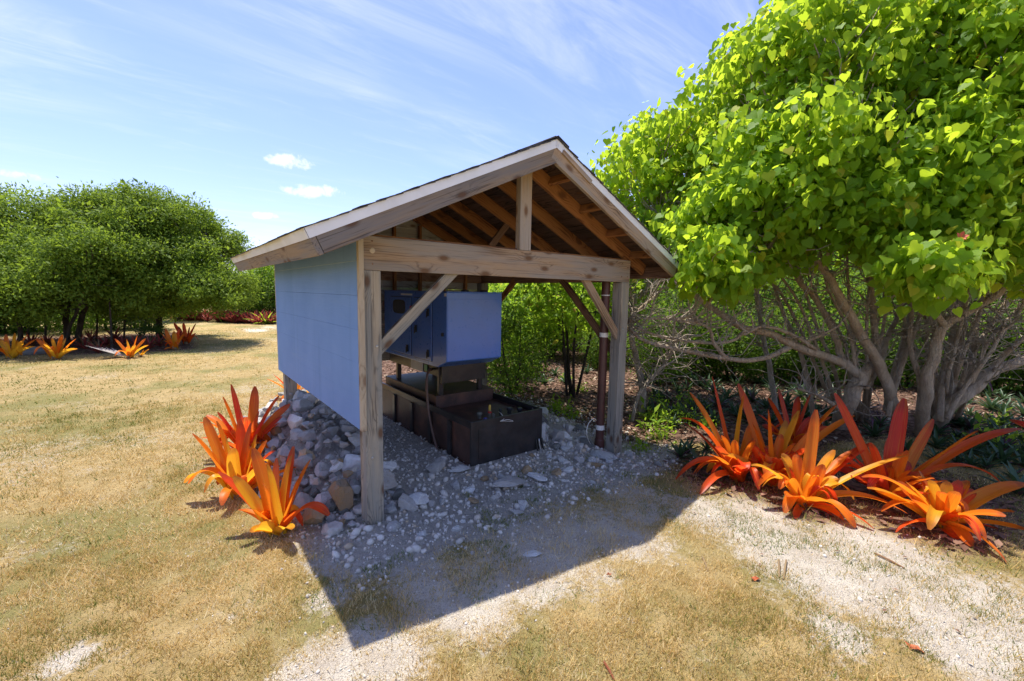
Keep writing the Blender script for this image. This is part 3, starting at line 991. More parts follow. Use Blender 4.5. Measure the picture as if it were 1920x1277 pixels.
def door(y0, y1, z0, z1):
    MB().box(BX0 - .0022, BX0 - .0008, y0 - .008, y1 + .008, z0 - .008, z1 + .008).build('door_seal', M_GEND, gen)
    return MB().box(BX0 - .012, BX0 - .0024, y0, y1, z0, z1).build('door', M_GENB, gen, .004)


d1 = door(1.40, 1.88, 1.03, 1.79)
d2 = door(1.97, 2.62, 1.03, 1.79)
wa = MB()
wv = []
for k in range(16):
    a = 2 * math.pi * k / 16
    wv.append((2.32 + .2 * math.copysign(abs(math.cos(a)) ** .5, math.cos(a)), 1.66 + .095 * math.copysign(abs(math.sin(a)) ** .5, math.sin(a))))
wa.add([(BX0 - .0155, a, b) for a, b in wv] + [(BX0 - .0125, a, b) for a, b in wv], [tuple(range(16)), tuple(range(31, 15, -1))] + [(i, i + 16, (i + 1) % 16 + 16, (i + 1) % 16) for i in range(16)])
wa.build('window', M_GLASS, d2)
for par, pts in ((d1, ((1.47, 1.62), (1.47, 1.12), (1.80, 1.40))), (d2, ((2.05, 1.5), (2.05, 1.12)))):
    for (y, z) in pts:
        MB().box(BX0 - .030, BX0 - .0125, y - .02, y + .02, z - .045, z + .045).box(BX0 - .042, BX0 - .0305, y - .010, y + .010, z - .06, z + .02).build('latch', M_GEND, par, .004)
MB().box(BX0 - .022, BX0 - .001, 1.11, 1.145, 1.36, 1.40).build('hinge', M_GEND, gen, .003)
MB().lathe([(.03, 0), (.03, -.012)], (BX0 - .0005, 1.925, 1.66), 16, 'X').build('stop_button_ring', M_GEND, gen)
MB().lathe([(.02, 0), (.022, -.022), (.012, -.028)], (BX0 - .013, 1.925, 1.66), 16, 'X').build('stop_button', M_RED, gen)
side_plate('label_plate', (752, 550), (773, 554), M_LABEL, .001, .003, bevel=0)
side_plate('label_plate', (833, 549.5), (837, 556), M_LABEL, .001, .003, bevel=0)
# base frame between canopy and tank
MB().box(1.40, 2.03, YC + .03, YC + .07, .76, BZ0 - .002).build('frame_rail', M_BLACK, gen, .004)
MB().box(1.38, 1.42, YC + .075, BY1 - .02, .84, BZ0 - .002).build('frame_rail', M_BLACK, gen, .004)
MB().box(2.0, 2.04, YC + .075, BY1 - .02, .84, BZ0 - .002).build('frame_rail', M_BLACK, gen, .004)
for (x, y) in ((1.40, YC + .10), (1.98, YC + .10), (1.40, 2.6), (1.98, 2.6)):
    MB().box(x, x + .06, y, y + .05, TZ1 + .086, .839).build('frame_leg', M_BLACK, gen, .003)
MB().box(1.37, 1.379, 1.75, 2.1, .84, .965).build('terminal_box', M_GREYP, gen, .004)
MB().box(1.365, 1.369, 1.62, 1.70, .87, .95).build('label_plate', M_GREENL, gen)
hp = [(1.385, 1.55, .90), (1.30, 1.42, .93), (1.22, 1.34, .86), (1.20, 1.30, .65), (1.20, 1.24, .4), (1.21, 1.12, .12), (1.22, 1.05, .03)]
pp, rr = catmull(hp, [.016] * len(hp), 5)
MB().tube(pp, rr, 10).build('drain_hose', M_HOSE, gen, smooth_shade=True)

# pipe by the right front post
PXc, PYc = 3.075, 0.225
pz = gz(PXc, PYc)
pipe = thing('vent_pipe', (PXc, PYc, pz), 'reddish brown vertical pipe strapped beside the right front post', 'pipe')
MB().lathe([(.053, pz - .05), (.053, 2.05), (.049, 2.052)], (PXc, PYc, 0), 24).build('pipe_shaft', M_PIPE, pipe, smooth_shade=False)
MB().lathe([(.064, pz - .05), (.064, pz + .09), (.056, pz + .10)], (PXc, PYc, 0), 24).build('pipe_collar', M_PIPE, pipe)
for (z, h, mt) in ((1.35, .055, M_LABEL), (.17, .06, M_LABEL), (1.86, .012, M_LABEL)):
    MB().lathe([(.0545, z), (.0545, z + h)], (PXc, PYc, 0), 24).build('white_band', mt, pipe)
for z in (1.38, .19):
    MB().box(PXc + .05, W + .012, PYc - .092, PYc - .0845, z, z + .012).build('strap', M_STEEL, pipe)
cp = [on_ground(1108, 838) + [0, 0, .02], at_depth(1100, 815, 5.1), at_depth(1103, 795, 5.1), at_depth(1113, 785, 5.15), at_depth(1118, 788, 5.2)]
pp, rr = catmull(cp, [.004] * 5, 5)
tag(MB().tube(pp, rr, 6).build('cable', M_LABEL, None, smooth_shade=True), 'thin pale cable looping out of the stones by the brown pipe', 'cable')

# ------------------------------------------------------------------ stones
def rock_mesh(seed, flat=1.0, sub=3):
    r = random.Random(seed)
    bm = bmesh.new()
    bmesh.ops.create_icosphere(bm, subdivisions=sub, radius=1.0)
    planes = []
    for _ in range(13):
        n = Vector((r.gauss(0, 1), r.gauss(0, 1), r.gauss(0, 1))).normalized()
        planes.append((n, r.uniform(.36, .80)))
    for v in bm.verts:
        for n, d in planes:
            k = v.co.dot(n) - d
            if k > 0: v.co -= n * k
        v.co *= 1 + r.uniform(-.035, .035)
        v.co.z *= flat
        v.co.y *= 0.8
    me = bpy.data.meshes.new('rock')
    bm.to_mesh(me); bm.free()
    return me


ROCKS = {}
for kind, mat in (('g', M_ROCK), ('w', M_ROCKW), ('o', M_ROCKO), ('d', M_ROCKD)):
    ROCKS[kind] = []
    for k in range(9):
        me = rock_mesh(100 + k, 0.62 + 0.05 * (k % 6)); me.materials.append(mat); ROCKS[kind].append(me)


def place_rock(x, y, size, kind='g', label=None, group=None, sink=.30, z=None, sc=(1, 1, 1), rot=None, k=None):
    me = ROCKS[kind][rnd.randrange(9) if k is None else k]
    o = bpy.data.objects.new('rock', me)
    COL.objects.link(o)
    zz = gz(x, y) if z is None else z
    o.location = (x, y, zz + size * sc[2] * (.62 - sink * 1.3))
    o.rotation_euler = rot if rot else (rnd.uniform(-.5, .5), rnd.uniform(-.5, .5), rnd.uniform(0, 6.28))
    o.scale = (size * sc[0], size * sc[1], size * sc[2])
    return tag(o, label, 'rock', group)


def free_of(x, y, m=0.0):
    if TX0 - .1 - m < x < TX1 + .02 + m and TY0 - .04 - m < y < TY1 + m: return False
    for (a, b) in post_c:
        if abs(x - a) < S / 2 + m and abs(y - b) < S / 2 + m: return False
    return math.hypot(x - PXc, y - PYc) > .07 + m


PILE = 'grey limestone rubble heaped under the blue wall of the shelter'
cnt = 0
spots = []
tries = 0
while cnt < 150 and tries < 9000:
    tries += 1
    y = rnd.uniform(.05, 3.25); x = rnd.triangular(-.72, .45, -.05)
    edge = -0.30 - .36 * float(smooth(y, .1, 1.1)) + .18 * float(smooth(y, 2.2, 3.2))
    if x < edge: continue
    s = .062 + .125 * rnd.random() ** 1.6; s *= (0.8 if x < edge + .15 else 1.0)
    if not free_of(x, y, s * .75): continue
    if any((x - a) ** 2 + (y - b) ** 2 < ((s + c) * .62) ** 2 for a, b, c in spots): continue
    spots.append((x, y, s)); cnt += 1
    lift = .16 * math.exp(-((x - .0) / .38) ** 2) * float(smooth(y, .1, .9)) * rnd.uniform(.3, 1)
    place_rock(x, y, s, rnd.choice('ggggggwwod'), 'small broken limestone rock in the heap under the blue wall', PILE, z=gz(x, y) + lift)
# second layer
for (a, b, c) in list(spots):
    if rnd.random() < .36 and b > .5 and -.55 < a < .3:
        place_rock(a + rnd.uniform(-.06, .06), b + rnd.uniform(-.06, .06), c * rnd.uniform(.55, .85), rnd.choice('gggggwwo'), 'small broken limestone rock in the heap under the blue wall', PILE, z=gz(a, b) + .13 + .1 * rnd.random() * (1 if abs(a) < .3 else 0))
p = at_x(648, 880, -.15)
place_rock(-.10, .33, .215, 'o', 'large ochre boulder leaning beside the left front post', None, sink=.05, z=.06, sc=(.85, 1, 1.15), rot=(.3, .2, .6), k=3)
p = on_ground(610, 925)
place_rock(-.33, .30, .15, 'o', 'brown angular rock in front of the ochre boulder', None, sink=.12, rot=(.2, -.3, 1.1), k=5)
big = [((778, 945), .125, 'w', (1.1, .95, .6), 'rounded white stone on the gravel right of the left front post'),
       ((952, 912), .20, 'g', (1.15, .9, .55), 'flat grey slab before the tank front'),
       ((1008, 898), .13, 'w', (1.3, .8, .35), 'low flat pale stone right of the grey slab'),
       ((735, 960), .065, 'w', (1, 1, .9), 'white stone against the foot of the left front post'),
       ((737, 991), .060, 'w', (1, 1, .9), 'lowest white stone in the grass by the left front post'),
       ((612, 990), .05, 'w', (1, 1, .7), 'single white stone in grass left of the front post'),
       ((888, 943), .06, 'o', (1.3, 1, .7), 'tan oval stone on the fine gravel'),
       ((722, 905), .12, 'w', (1.2, .8, .7), 'pale blocky stone right of the post foot'),
       ((820, 880), .16, 'g', (1, 1, .75), 'crusty grey rock left of the tank corner'),
       ((862, 882), .11, 'w', (1.3, .9, .5), 'pale slab against the tank corner'),
       ((1125, 858), .15, 'w', (1.4, .7, .42), 'long pale slab at the foot of the brown pipe'),
       ((1118, 875), .09, 'o', (1.2, .9, .6), 'rust orange stone before the pale slab'),
       ((1065, 885), .08, 'w', (1, 1, .8), 'white wedge stone between tank and pipe'),
       ((970, 963), .06, 'g', (1.2, 1, .55), 'half buried pebble in sparse weeds'),
       ((1003, 1040), .05, 'w', (1.5, 1, .4), 'flat white chip near the roof shadow edge')]
for (p, s, kd, sc, lab) in big:
    q = on_ground(*p)
    place_rock(q[0], q[1], s * 1.22, kd, lab, None, sc=sc, rot=(rnd.uniform(-.15, .15), rnd.uniform(-.15, .15), rnd.uniform(0, 3)), sink=.22)
q = on_ground(1062, 830)
for (dx, dy, s, kd, lab) in ((.05, .25, .22, 'd', 'large dark coral rock behind the tank right corner'), (-.12, .0, .2, 'w', 'large white rock against the tank right side'),
                             (.15, .62, .2, 'd', 'dark pitted rock in the rubble bank right of the tank'), (-.02, -.22, .14, 'g', 'grey rock low beside the tank conduits')):
    place_rock(2.62 + dx, .72 + dy, s, kd, lab, None, sink=.12)
n = 0
while n < 36:
    x = rnd.uniform(2.38, 3.35); y = rnd.uniform(.15, 2.2)
    if not free_of(x, y, .08): continue
    place_rock(x, y, rnd.uniform(.06, .15), rnd.choice('gwwddgw'), 'rock in the low rubble bank right of the tank', 'rubble bank between tank and trees'); n += 1
n = 0
while n < 46:
    x = rnd.uniform(.2, 3.4); y = rnd.uniform(-.55, .42)
    if not free_of(x, y, .05) or rnd.random() > smooth(y, -.8, .0): continue
    place_rock(x, y, rnd.uniform(.03, .085), rnd.choice('ggwwwo'), 'small stone lying on the gravel before the tank', 'stones on the gravel before the tank', sink=.3); n += 1
q = on_ground(62, 664)
place_rock(q[0], q[1], .34, 'd', 'grey boulder between the two far left orange plants', None, sc=(1.4, .9, .75))
q = on_ground(0, 668)
place_rock(q[0] - .2, q[1] + .1, .3, 'd', 'grey boulder at the far left edge of the bed', None, sc=(1.2, .9, .7))

# gravel and pebbles: uncountable
ico = bmesh.new(); bmesh.ops.create_icosphere(ico, subdivisions=1, radius=1)
icoV = np.array([v.co[:] for v in ico.verts]); icoF = np.array([[v.index for v in f.verts] for f in ico.faces]); ico.free()
ico0 = bmesh.new(); bmesh.ops.create_icosphere(ico0, subdivisions=1, radius=1)
bmesh.ops.decimate if False else None
ico0.free()
PH = (1 + 5 ** .5) / 2
icV = np.array([(-1, PH, 0), (1, PH, 0), (-1, -PH, 0), (1, -PH, 0), (0, -1, PH), (0, 1, PH), (0, -1, -PH), (0, 1, -PH), (PH, 0, -1), (PH, 0, 1), (-PH, 0, -1), (-PH, 0, 1)]) / math.hypot(1, PH)
icF = np.array([(0, 11, 5), (0, 5, 1), (0, 1, 7), (0, 7, 10), (0, 10, 11), (1, 5, 9), (5, 11, 4), (11, 10, 2), (10, 7, 6), (7, 1, 8), (3, 9, 4), (3, 4, 2), (3, 2, 6), (3, 6, 8), (3, 8, 9), (4, 9, 5), (2, 4, 11), (6, 2, 10), (8, 6, 7), (9, 8, 1)])


def scatter(tv, tf, P, R, Sz):
    """instances of a template as one array: P (n,3), R (n,3,3), Sz (n,3)"""
    V = np.einsum('nij,nkj->nki', R, tv[None] * Sz[:, None, :]) + P[:, None, :]
    n, k = len(P), len(tv)
    F = (tf[None] + (np.arange(n) * k)[:, None, None]).reshape(-1, tf.shape[1])
    return V.reshape(-1, 3), F


def rand_rot(n):
    q = rng.normal(size=(n, 4)); q /= np.linalg.norm(q, axis=1)[:, None]
    w_, x, y, z = q.T
    return np.stack([np.stack([1 - 2 * (y * y + z * z), 2 * (x * y - z * w_), 2 * (x * z + y * w_)], 1),
                     np.stack([2 * (x * y + z * w_), 1 - 2 * (x * x + z * z), 2 * (y * z - x * w_)], 1),
                     np.stack([2 * (x * z - y * w_), 2 * (y * z + x * w_), 1 - 2 * (x * x + y * y)], 1)], 1)


n = 11000
px = rng.uniform(-.7, 4.2, n); py = rng.uniform(-1.0, 3.6, n)
bb, gg, ll = masks(px, py)
keep = (rng.random(n) < gg * .95) & ~((px > TX0) & (px < TX1) & (py > TY0) & (py < TY1))
px, py = px[keep], py[keep]
n2 = 7000
qx = rng.uniform(-2.0, 6, n2 * 4); qy = rng.uniform(-3.2, 1, n2 * 4)
bb, gg, ll = masks(qx, qy)
kp = rng.random(len(qx)) < bb * np.where((qx < 3) & (qy > -1.6), .8, .35)
px = np.concatenate([px, qx[kp]]); py = np.concatenate([py, qy[kp]])
sz = np.concatenate([rng.lognormal(-4.6, .5, keep.sum()), rng.lognormal(-5.5, .5, kp.sum())]).clip(.003, .032)
V, F = scatter(icV, icF, np.stack([px, py, height(px, py) + sz * .15], 1), rand_rot(len(px)), sz[:, None] * rng.uniform(.6, 1.15, (len(px), 3)))


def gravel_mat():
    m, t = new_mat('gravel_stone')
    at = t.n('ShaderNodeAttribute', attribute_name='rnd').outputs['Fac']
    c = t.ramp(at, [(0.0, (0.26, 0.245, 0.225)), (0.35, (0.50, 0.465, 0.41)), (0.75, (0.66, 0.62, 0.555)), (0.9, (0.46, 0.36, 0.25)), (1.0, (0.55, 0.52, 0.47))])
    finish(t, c, 0.9, spec=0.2)
    return m


nm = 850
mx = rng.uniform(-.35, 3.45, nm); my = np.where(rng.random(nm) < .75, rng.normal(.05, .42, nm), rng.uniform(-.9, 3.2, nm))
kk = (my > -1.0) & (my < 3.3) & ~((mx > TX0 - .05) & (mx < TX1 + .03) & (my > TY0 - .04)) & (rng.random(nm) < masks(mx, my)[1])
for (a_, b_) in post_c:
    kk &= ~((np.abs(mx - a_) < .1) & (np.abs(my - b_) < .1))
mx, my = mx[kk], my[kk]
ms = (rng.lognormal(-3.85, .42, len(mx))).clip(.010, .05)
mv = icoV * (1 + .22 * (np.random.default_rng(3).random(len(icoV)) - .6))[:, None]
mv = np.clip(mv, [-.8, -.9, -.7], [.85, .75, .8])
V2, F2 = scatter(mv, icoF, np.stack([mx, my, height(mx, my) + ms * .2], 1), rand_rot(len(mx)), ms[:, None] * rng.uniform(.6, 1.25, (len(mx), 3)) * np.array([1, 1, .8]))
tag(link('rubble', mesh_np('rubble', V2, F2, {'rnd': np.repeat(.3 + .7 * rng.random(len(mx)), len(mv))}), None, gravel_mat()),
    'broken pale limestone pieces strewn over the gravel', None, None, 'stuff')
tag(link('gravel', mesh_np('gravel', V, F, {'rnd': np.repeat(rng.random(len(px)), len(icV))}), None, gravel_mat()),
    'loose limestone gravel and chips around the shelter', None, None, 'stuff')

# ------------------------------------------------------------------ grass
def blades(n, region, lo, hi, dens, hgt, wid, weed=False):
    """short blades inside a distance band of the camera's view"""
    a = rng.uniform(region[0], region[1], n); d = np.sqrt(rng.uniform(lo ** 2, hi ** 2, n))
    x = CAM[0] + np.sin(a) * d; y = CAM[1] + np.cos(a) * d
    bb, gg, ll = masks(x, y)
    pr = dens(x, y, bb, gg, ll)
    k = rng.random(n) < pr
    x, y = x[k], y[k]; n = len(x)
    h = hgt * rng.lognormal(0, .35, n); wd = wid * rng.uniform(.7, 1.4, n)
    ta = rng.uniform(0, 6.28, n); lean = rng.uniform(.1, .9, n) * h
    ba = rng.uniform(0, 6.28, n)
    z = height(x, y) - .004
    bx, by = np.cos(ba) * wd / 2, np.sin(ba) * wd / 2
    V = np.stack([np.stack([x - bx, y - by, z], 1), np.stack([x + bx, y + by, z], 1),
                  np.stack([x + np.cos(ta) * lean, y + np.sin(ta) * lean, z + h * .8], 1)], 1).reshape(-1, 3)
    F = np.arange(3 * n).reshape(-1, 3)
    # colour patches follow the turf: greener and drier areas
    pt = .6 * fbm(x * .7 + 11, y * .7 + 3, 3) + .4 * fbm(x * 3 + 5, y * 3 + 8, 3)
    rv = np.clip(.50 * smooth(pt, .32, .66) + .23 - .24 * smooth(-x, .4, 3.2) * smooth(y, -1.5, 2.5) + .75 * (rng.random(n) - .40), 0, 1)
    return V, F, np.repeat(rv, 3), np.repeat(pt, 3)


def d_lawn(x, y, b, g, l):
    tuft = smooth(fbm(x * 7, y * 7, 3), .30, .62)
    return np.clip((1 - b * .86) * (1 - g * 1.1) * (1 - l * 1.2), 0, 1) * (.15 + .85 * tuft)


def d_tuft(x, y, b, g, l):
    return smooth(fbm(x * 5 + 31, y * 5 + 2, 3), .60, .72) * np.clip(1 - .45 * b - g - l, 0, 1)


def d_weed(x, y, b, g, l):
    tuft = smooth(fbm(x * 3.4 + 50, y * 3.4, 4), .55, .66)
    inside = (y < 0.1) | (x < -.2) | (x > 3.5)
    return tuft * np.clip(.5 * b + .8 * g + .22 * (1 - b) + .2 * l, 0, 1) * inside


FAN = (YAW - 1.05, YAW + 1.05)
parts = [blades(360000, FAN, 1.2, 4.2, d_lawn, .030, .0042), blades(280000, FAN, 4.2, 9, d_lawn, .032, .0075), blades(160000, FAN, 9, 24, d_lawn, .03, .018),
         blades(160000, FAN, 1.2, 5.5, d_tuft, .048, .0042), blades(90000, FAN, 5.5, 14, d_tuft, .05, .009)]
Vs, Fs, Rs, o = [], [], [], 0
for V, F, r_, p_ in parts:
    Vs.append(V); Fs.append(F + o); Rs.append(r_); o += len(V)
tag(link('grass', mesh_np('grass', np.concatenate(Vs), np.concatenate(Fs), {'rnd': np.concatenate(Rs)}), None, M_STRAW),
    'short dry straw coloured lawn grass', None, None, 'stuff')
parts = [blades(110000, FAN, 1.2, 4.2, d_weed, .034, .0055), blades(80000, FAN, 4.2, 9, d_weed, .042, .010), blades(30000, FAN, 9, 24, d_weed, .05, .02)]
Vs, Fs, Rs, o = [], [], [], 0
for V, F, r_, p_ in parts:
    Vs.append(V); Fs.append(F + o); Rs.append(r_); o += len(V)
tag(link('weeds', mesh_np('weeds', np.concatenate(Vs), np.concatenate(Fs), {'rnd': np.concatenate(Rs)}), None, M_WEED),
    'green weeds sprouting in patches of the lawn and gravel', None, None, 'stuff')
# leaf litter flakes
n = 26000
x = rng.uniform(2.0, 14, n); y = rng.uniform(-3.2, 12, n)
bb, gg, ll = masks(x, y)
k = rng.random(n) < ll * .9 + .012 + .10 * bb
x, y = x[k], y[k]
tv = np.array([(-.5, 0, 0), (0, -.28, .12), (.5, 0, 0), (0, .28, .12)]); tf = np.array([(0, 1, 2), (0, 2, 3)])
a = rng.uniform(0, 6.28, len(x)); tl = rng.normal(0, .35, len(x))
R = np.stack([np.stack([np.cos(a), -np.sin(a), 0 * a], 1), np.stack([np.sin(a), np.cos(a), 0 * a], 1), np.stack([np.sin(tl), 0 * a, 1 + 0 * a], 1)], 1)
s = rng.uniform(.04, .11, len(x)) * np.where(ll[k] < .3, .32, 1.0)
V, F = scatter(tv, tf, np.stack([x, y, height(x, y) + .012], 1), R, np.stack([s, s, s], 1))
tag(link('leaf_litter', mesh_np('leaf_litter', V, F, {'rnd': np.repeat(rng.random(len(x)), 4)}), None, M_LITTER), 'dry brown leaf litter under the trees', None, None, 'stuff')
# straw stalks and a dead leaf on the sand
for (p0, p1, lab) in (((1316, 1046), (1328, 1072), 'short dry stalk on the sand nearest the roof shadow'), ((1460, 1052), (1461, 1084), 'left one of two straw stubs side by side on the sand'),
                      ((1474, 1053), (1469, 1088), 'right one of two straw stubs side by side on the sand'), ((1132, 1244), (1152, 1277), 'pale straw stalk at the bottom edge of the lawn'),
                      ((1640, 1040), (1696, 1067), 'long straw stalk on the sand under the orange plant')):
    a = on_ground(*p0) + [0, 0, .012]; b = on_ground(*p1) + [0, 0, .006]
    tag(MB().tube([a, (a + b) / 2 + np.array([0, 0, .004]), b], [.006, .007, .005], 6).build('dry_stalk', M_DRY), lab, 'stalk')


def dead_leaf(p, s, lab):
    q = on_ground(*p)
    v = [(-s, 0, .004), (-s * .3, -s * .4, .02), (s * .5, -s * .35, .012), (s, 0, .03), (s * .4, s * .4, .006), (-s * .4, s * .38, .024), (0, 0, .008)]
    f = [(6, i, (i + 1) % 6) for i in range(6)]
    o = MB().add(v, f).build('dead_leaf', M_RUSTLEAF)
    o.location = q; o.rotation_euler = (0, 0, rnd.uniform(0, 6))
    tag(o, lab, 'leaf')


M_RUSTLEAF = simple('rust_red_dead_leaf', (0.42, 0.10, 0.03), 0.7)
dead_leaf((1714, 1218), .045, 'curled orange dead leaf on the lawn at lower right')
dead_leaf((1416, 1088), .04, 'brown dead leaf on the sand by the straw stubs')
dead_leaf((1142, 1080), .018, 'tiny red dead leaf in the grass below the roof shadow')

# ------------------------------------------------------------------ bromeliads
PAL = {'y': ((0.85, 0.62, 0.04), (0.92, 0.36, 0.02)), 'o': ((0.95, 0.40, 0.02), (0.95, 0.165, 0.012)), 'r': ((0.94, 0.19, 0.012), (0.88, 0.05, 0.02)),
       'm': ((0.90, 0.40, 0.02), (0.74, 0.05, 0.03)), 'd': ((0.60, 0.10, 0.02), (0.36, 0.025, 0.02)), 'k': ((0.80, 0.10, 0.03), (0.66, 0.03, 0.035))}


def brom_leaf(P0, P1, P2, wid, pal, parent, seed=0):
    """strap leaf along a bezier: channelled section, rounded tip with a point"""
    P0, P1, P2 = [np.array(p, float) for p in (P0, P1, P2)]
    n = 14
    ca, cb = [np.array(c) for c in PAL[pal]]
    rr = random.Random(seed)
    v = []; c = []; uvs = []; rr0 = rr.random()
    side0 = None
    twist = rr.uniform(-.5, .5)
    for i in range(n):
        t = i / (n - 1)
        p = (1 - t) ** 2 * P0 + 2 * t * (1 - t) * P1 + t * t * P2
        d = 2 * (1 - t) * (P1 - P0) + 2 * t * (P2 - P1)
        d = d / (np.linalg.norm(d) + 1e-9)
        if side0 is None:
            out = P2 - P0; out[2] = 0
            if np.linalg.norm(out) < 1e-3: out = np.array([1.0, 0, 0])
            side0 = np.cross(out / np.linalg.norm(out), [0, 0, 1])
            r0 = rr.uniform(-.75, .75)
            dn = np.cross(side0, d); side0 = side0 * math.cos(r0) + dn * math.sin(r0)
        s = side0 - d * (side0 @ d); s /= np.linalg.norm(s)
        nn = np.cross(s, d)
        s2 = s * math.cos(twist * t) + nn * math.sin(twist * t); nn = np.cross(s2, d)
        w_ = wid * (1.05 - .22 * t) * math.sqrt(max(0.0, 1 - max(0.0, (t - .70) / .31) ** 2.2)) + .0015
        ch = (.55 * (1 - t) + .22)
        for u in (-1, -.5, 0, .5, 1):
            v.append(p + s2 * (u * w_ / 2) + nn * (abs(u) ** 1.5 * w_ * ch * .5))
            e = .10 * abs(u)
            cc = ca * (1 - t) + cb * t
            cc = cc * (1 - e)
            if t > .90: cc = cc * .5 + np.array([.22, .06, .03]) * .5
            c.append((*np.clip(cc, 0, 1), 1)); uvs.append((u * .5 + .5, t, rr0, 1))
    f = []
    for i in range(n - 1):
        for k in range(4):
            a = i * 5 + k
            f.append((a, a + 1, a + 6, a + 5))
    me = mesh_np('leaf', np.array(v), np.array(f), {'Col': np.array(c), 'Uv': np.array(uvs)}, True)
    me.materials.append(M_BROM)
    return link('leaf', me, parent)


def bromeliad(base, leaves, label, size=1.0, wid=.098, fill=7, fillpal='o', fl=.42, seed=0, group='large orange and red bromeliads', cup=True):
    """leaves: (tip px, tip py, depth offset m, arch, palette[, width])"""
    B = on_ground(*base)
    Db = depth_of(B)
    o = thing('bromeliad', tuple(B), label, 'bromeliad', group)
    rr = random.Random(seed)
    for i, lf in enumerate(leaves):
        tx, ty, dd, arch, pal = lf[:5]
        wl = wid * (lf[5] if len(lf) > 5 else 1.0)
        T = at_depth(tx, ty, Db + dd)
        T[2] = max(T[2], float(height(T[0], T[1])) + .015)
        L = np.linalg.norm(T - B)
        out = (T - B) * np.array([1, 1, 0]); ol = np.linalg.norm(out) + 1e-6
        P0 = B + out / ol * min(.035, ol * .3) * size + np.array([0, 0, -.01 + .03 * rr.random()])
        P1 = P0 + (T - P0) * .5 + np.array([0, 0, arch * L]) + np.array([rr.uniform(-.03, .03), rr.uniform(-.03, .03), 0]) * L
        brom_leaf(P0, P1, T, wl, pal, o, seed * 31 + i)
    for i in range(fill):
        a = rr.uniform(0, 6.28); el = rr.uniform(.5, 1.4); L = fl * 1.15 * rr.uniform(.65, 1.05) * size
        P0 = B + np.array([math.cos(a) * .03, math.sin(a) * .03, .0])
        T = B + np.array([math.cos(a) * math.cos(el), math.sin(a) * math.cos(el), math.sin(el) * .8]) * L
        P1 = (P0 + T) / 2 + np.array([0, 0, rr.uniform(.08, .24) * L])
        if rr.random() < .45:          # arching leaf whose tip hangs
            T = T * np.array([1, 1, 0]) + np.array([0, 0, max(float(height(T[0], T[1])) + .03, B[2] + (T[2] - B[2]) * rr.uniform(.15, .6))]); P1 = P1 + np.array([0, 0, .30 * L])
        brom_leaf(P0, P1, T, wid * rr.uniform(.8, 1.05), rr.choice(fillpal), o, seed * 77 + i)
    # dead leaf bases round the foot
    mb = MB()
    for i in range(16):
        a = rr.uniform(0, 6.28); L = rr.uniform(.05, .11) * size
        q = B + np.array([math.cos(a), math.sin(a), 0]) * .035 * size
        e = q + np.array([math.cos(a) * L, math.sin(a) * L, rr.uniform(-.02, .05)])
        s = np.array([-math.sin(a), math.cos(a), 0]) * .018 * size
        mb.add([q - s, q + s, e + s * .4 + [0, 0, .01], e - s * .4], [(0, 1, 2, 3)])
    mb.lathe([(.03 * size, -.03), (.05 * size, .0), (.055 * size, .05 * size), (.03 * size, .09 * size)], B, 10)
    mb.build('dry_base', M_DRY, o)
    return o


c5 = lambda x, y: (1200 + x * .375, 680 + y * .375)
c3 = lambda x, y: (340 + x * .36458, 680 + y * .36458)
c8 = lambda x, y: (x * .28125, 540 + y * .28125)


def LV(f, rows):
    return [(*f(r[0], r[1]), *r[2:]) for r in rows]


bromeliad(c5(480, 585), LV(c5, [(360, 70, .25, .0, 'r', 1.0), (190, 280, .0, .42, 'r', .8), (250, 150, .2, .12, 'o', .7), (178, 585, -.12, .62, 'r', .8), (292, 770, -.38, .35, 'r', .75),
                               (520, 165, .1, .0, 'y', .9), (195, 290, .2, .20, 'd', .8), (530, 540, -.32, .70, 'r', 1.15), (300, 240, .25, .1, 'o'), (560, 300, .2, .05, 'o'), (380, 420, -.1, .25, 'm'), (640, 430, -.05, .2, 'r')]),
          'red and orange bromeliad at the left end of the right clump with drooping leaf tips', seed=1, fill=26, fillpal='rooy', fl=.52)
bromeliad(c5(660, 610), LV(c5, [(490, 105, .3, -.02, 'm', 1.0), (795, 240, .1, .02, 'y', 1.1), (640, 235, -.05, .08, 'o', 1.3), (985, 210, .25, .10, 'o', .8), (1072, 265, .2, .14, 'o', .75),
                               (845, 430, -.2, .22, 'r', 1.0), (590, 455, -.1, .25, 'o'), (880, 330, .05, .10, 'o'), (730, 290, .2, .0, 'y'), (560, 300, .1, .05, 'o'), (920, 270, .2, .1, 'r'), (700, 480, -.2, .3, 'r', 1.2)]),
          'orange bromeliad with many crossing leaves, second from the left in the right clump', seed=2, fill=28, fillpal='rrooy', fl=.54)
bromeliad(c5(760, 420), LV(c5, [(690, 130, .1, .0, 'k', 1.2), (640, 175, .0, .05, 'r', .8), (852, 160, .1, .06, 'k', 1.0), (790, 170, .2, .0, 'r'), (960, 270, .1, .15, 'r'), (590, 260, .1, .15, 'r'), (970, 330, 0, .2, 'r')]),
          'dark red bromeliad half hidden at the back of the right clump', seed=3, fill=16, fillpal='kro', fl=.45)
bromeliad(c5(805, 715), LV(c5, [(880, 235, .12, -.02, 'o', 1.1), (972, 437, .1, .02, 'y', 1.3), (558, 515, -.05, .30, 'y', .9), (1340, 465, -.05, .12, 'y', .9), (990, 580, -.15, .35, 'y', 1.1),
                               (1335, 785, -.15, .28, 'o', .9), (1062, 955, -.38, .55, 'o', 1.1), (1015, 810, -.28, .30, 'o', .9), (950, 848, -.18, .12, 'r', .8), (1155, 955, -.40, .30, 'r', .6), (765, 870, -.25, .10, 'r', .7), (1055, 440, .2, .08, 'o'), (1150, 405, .3, .08, 'r')]),
          'yellow orange bromeliad at the front of the right clump with one upright broad leaf', seed=4, fill=22, fillpal='rooy', fl=.50)
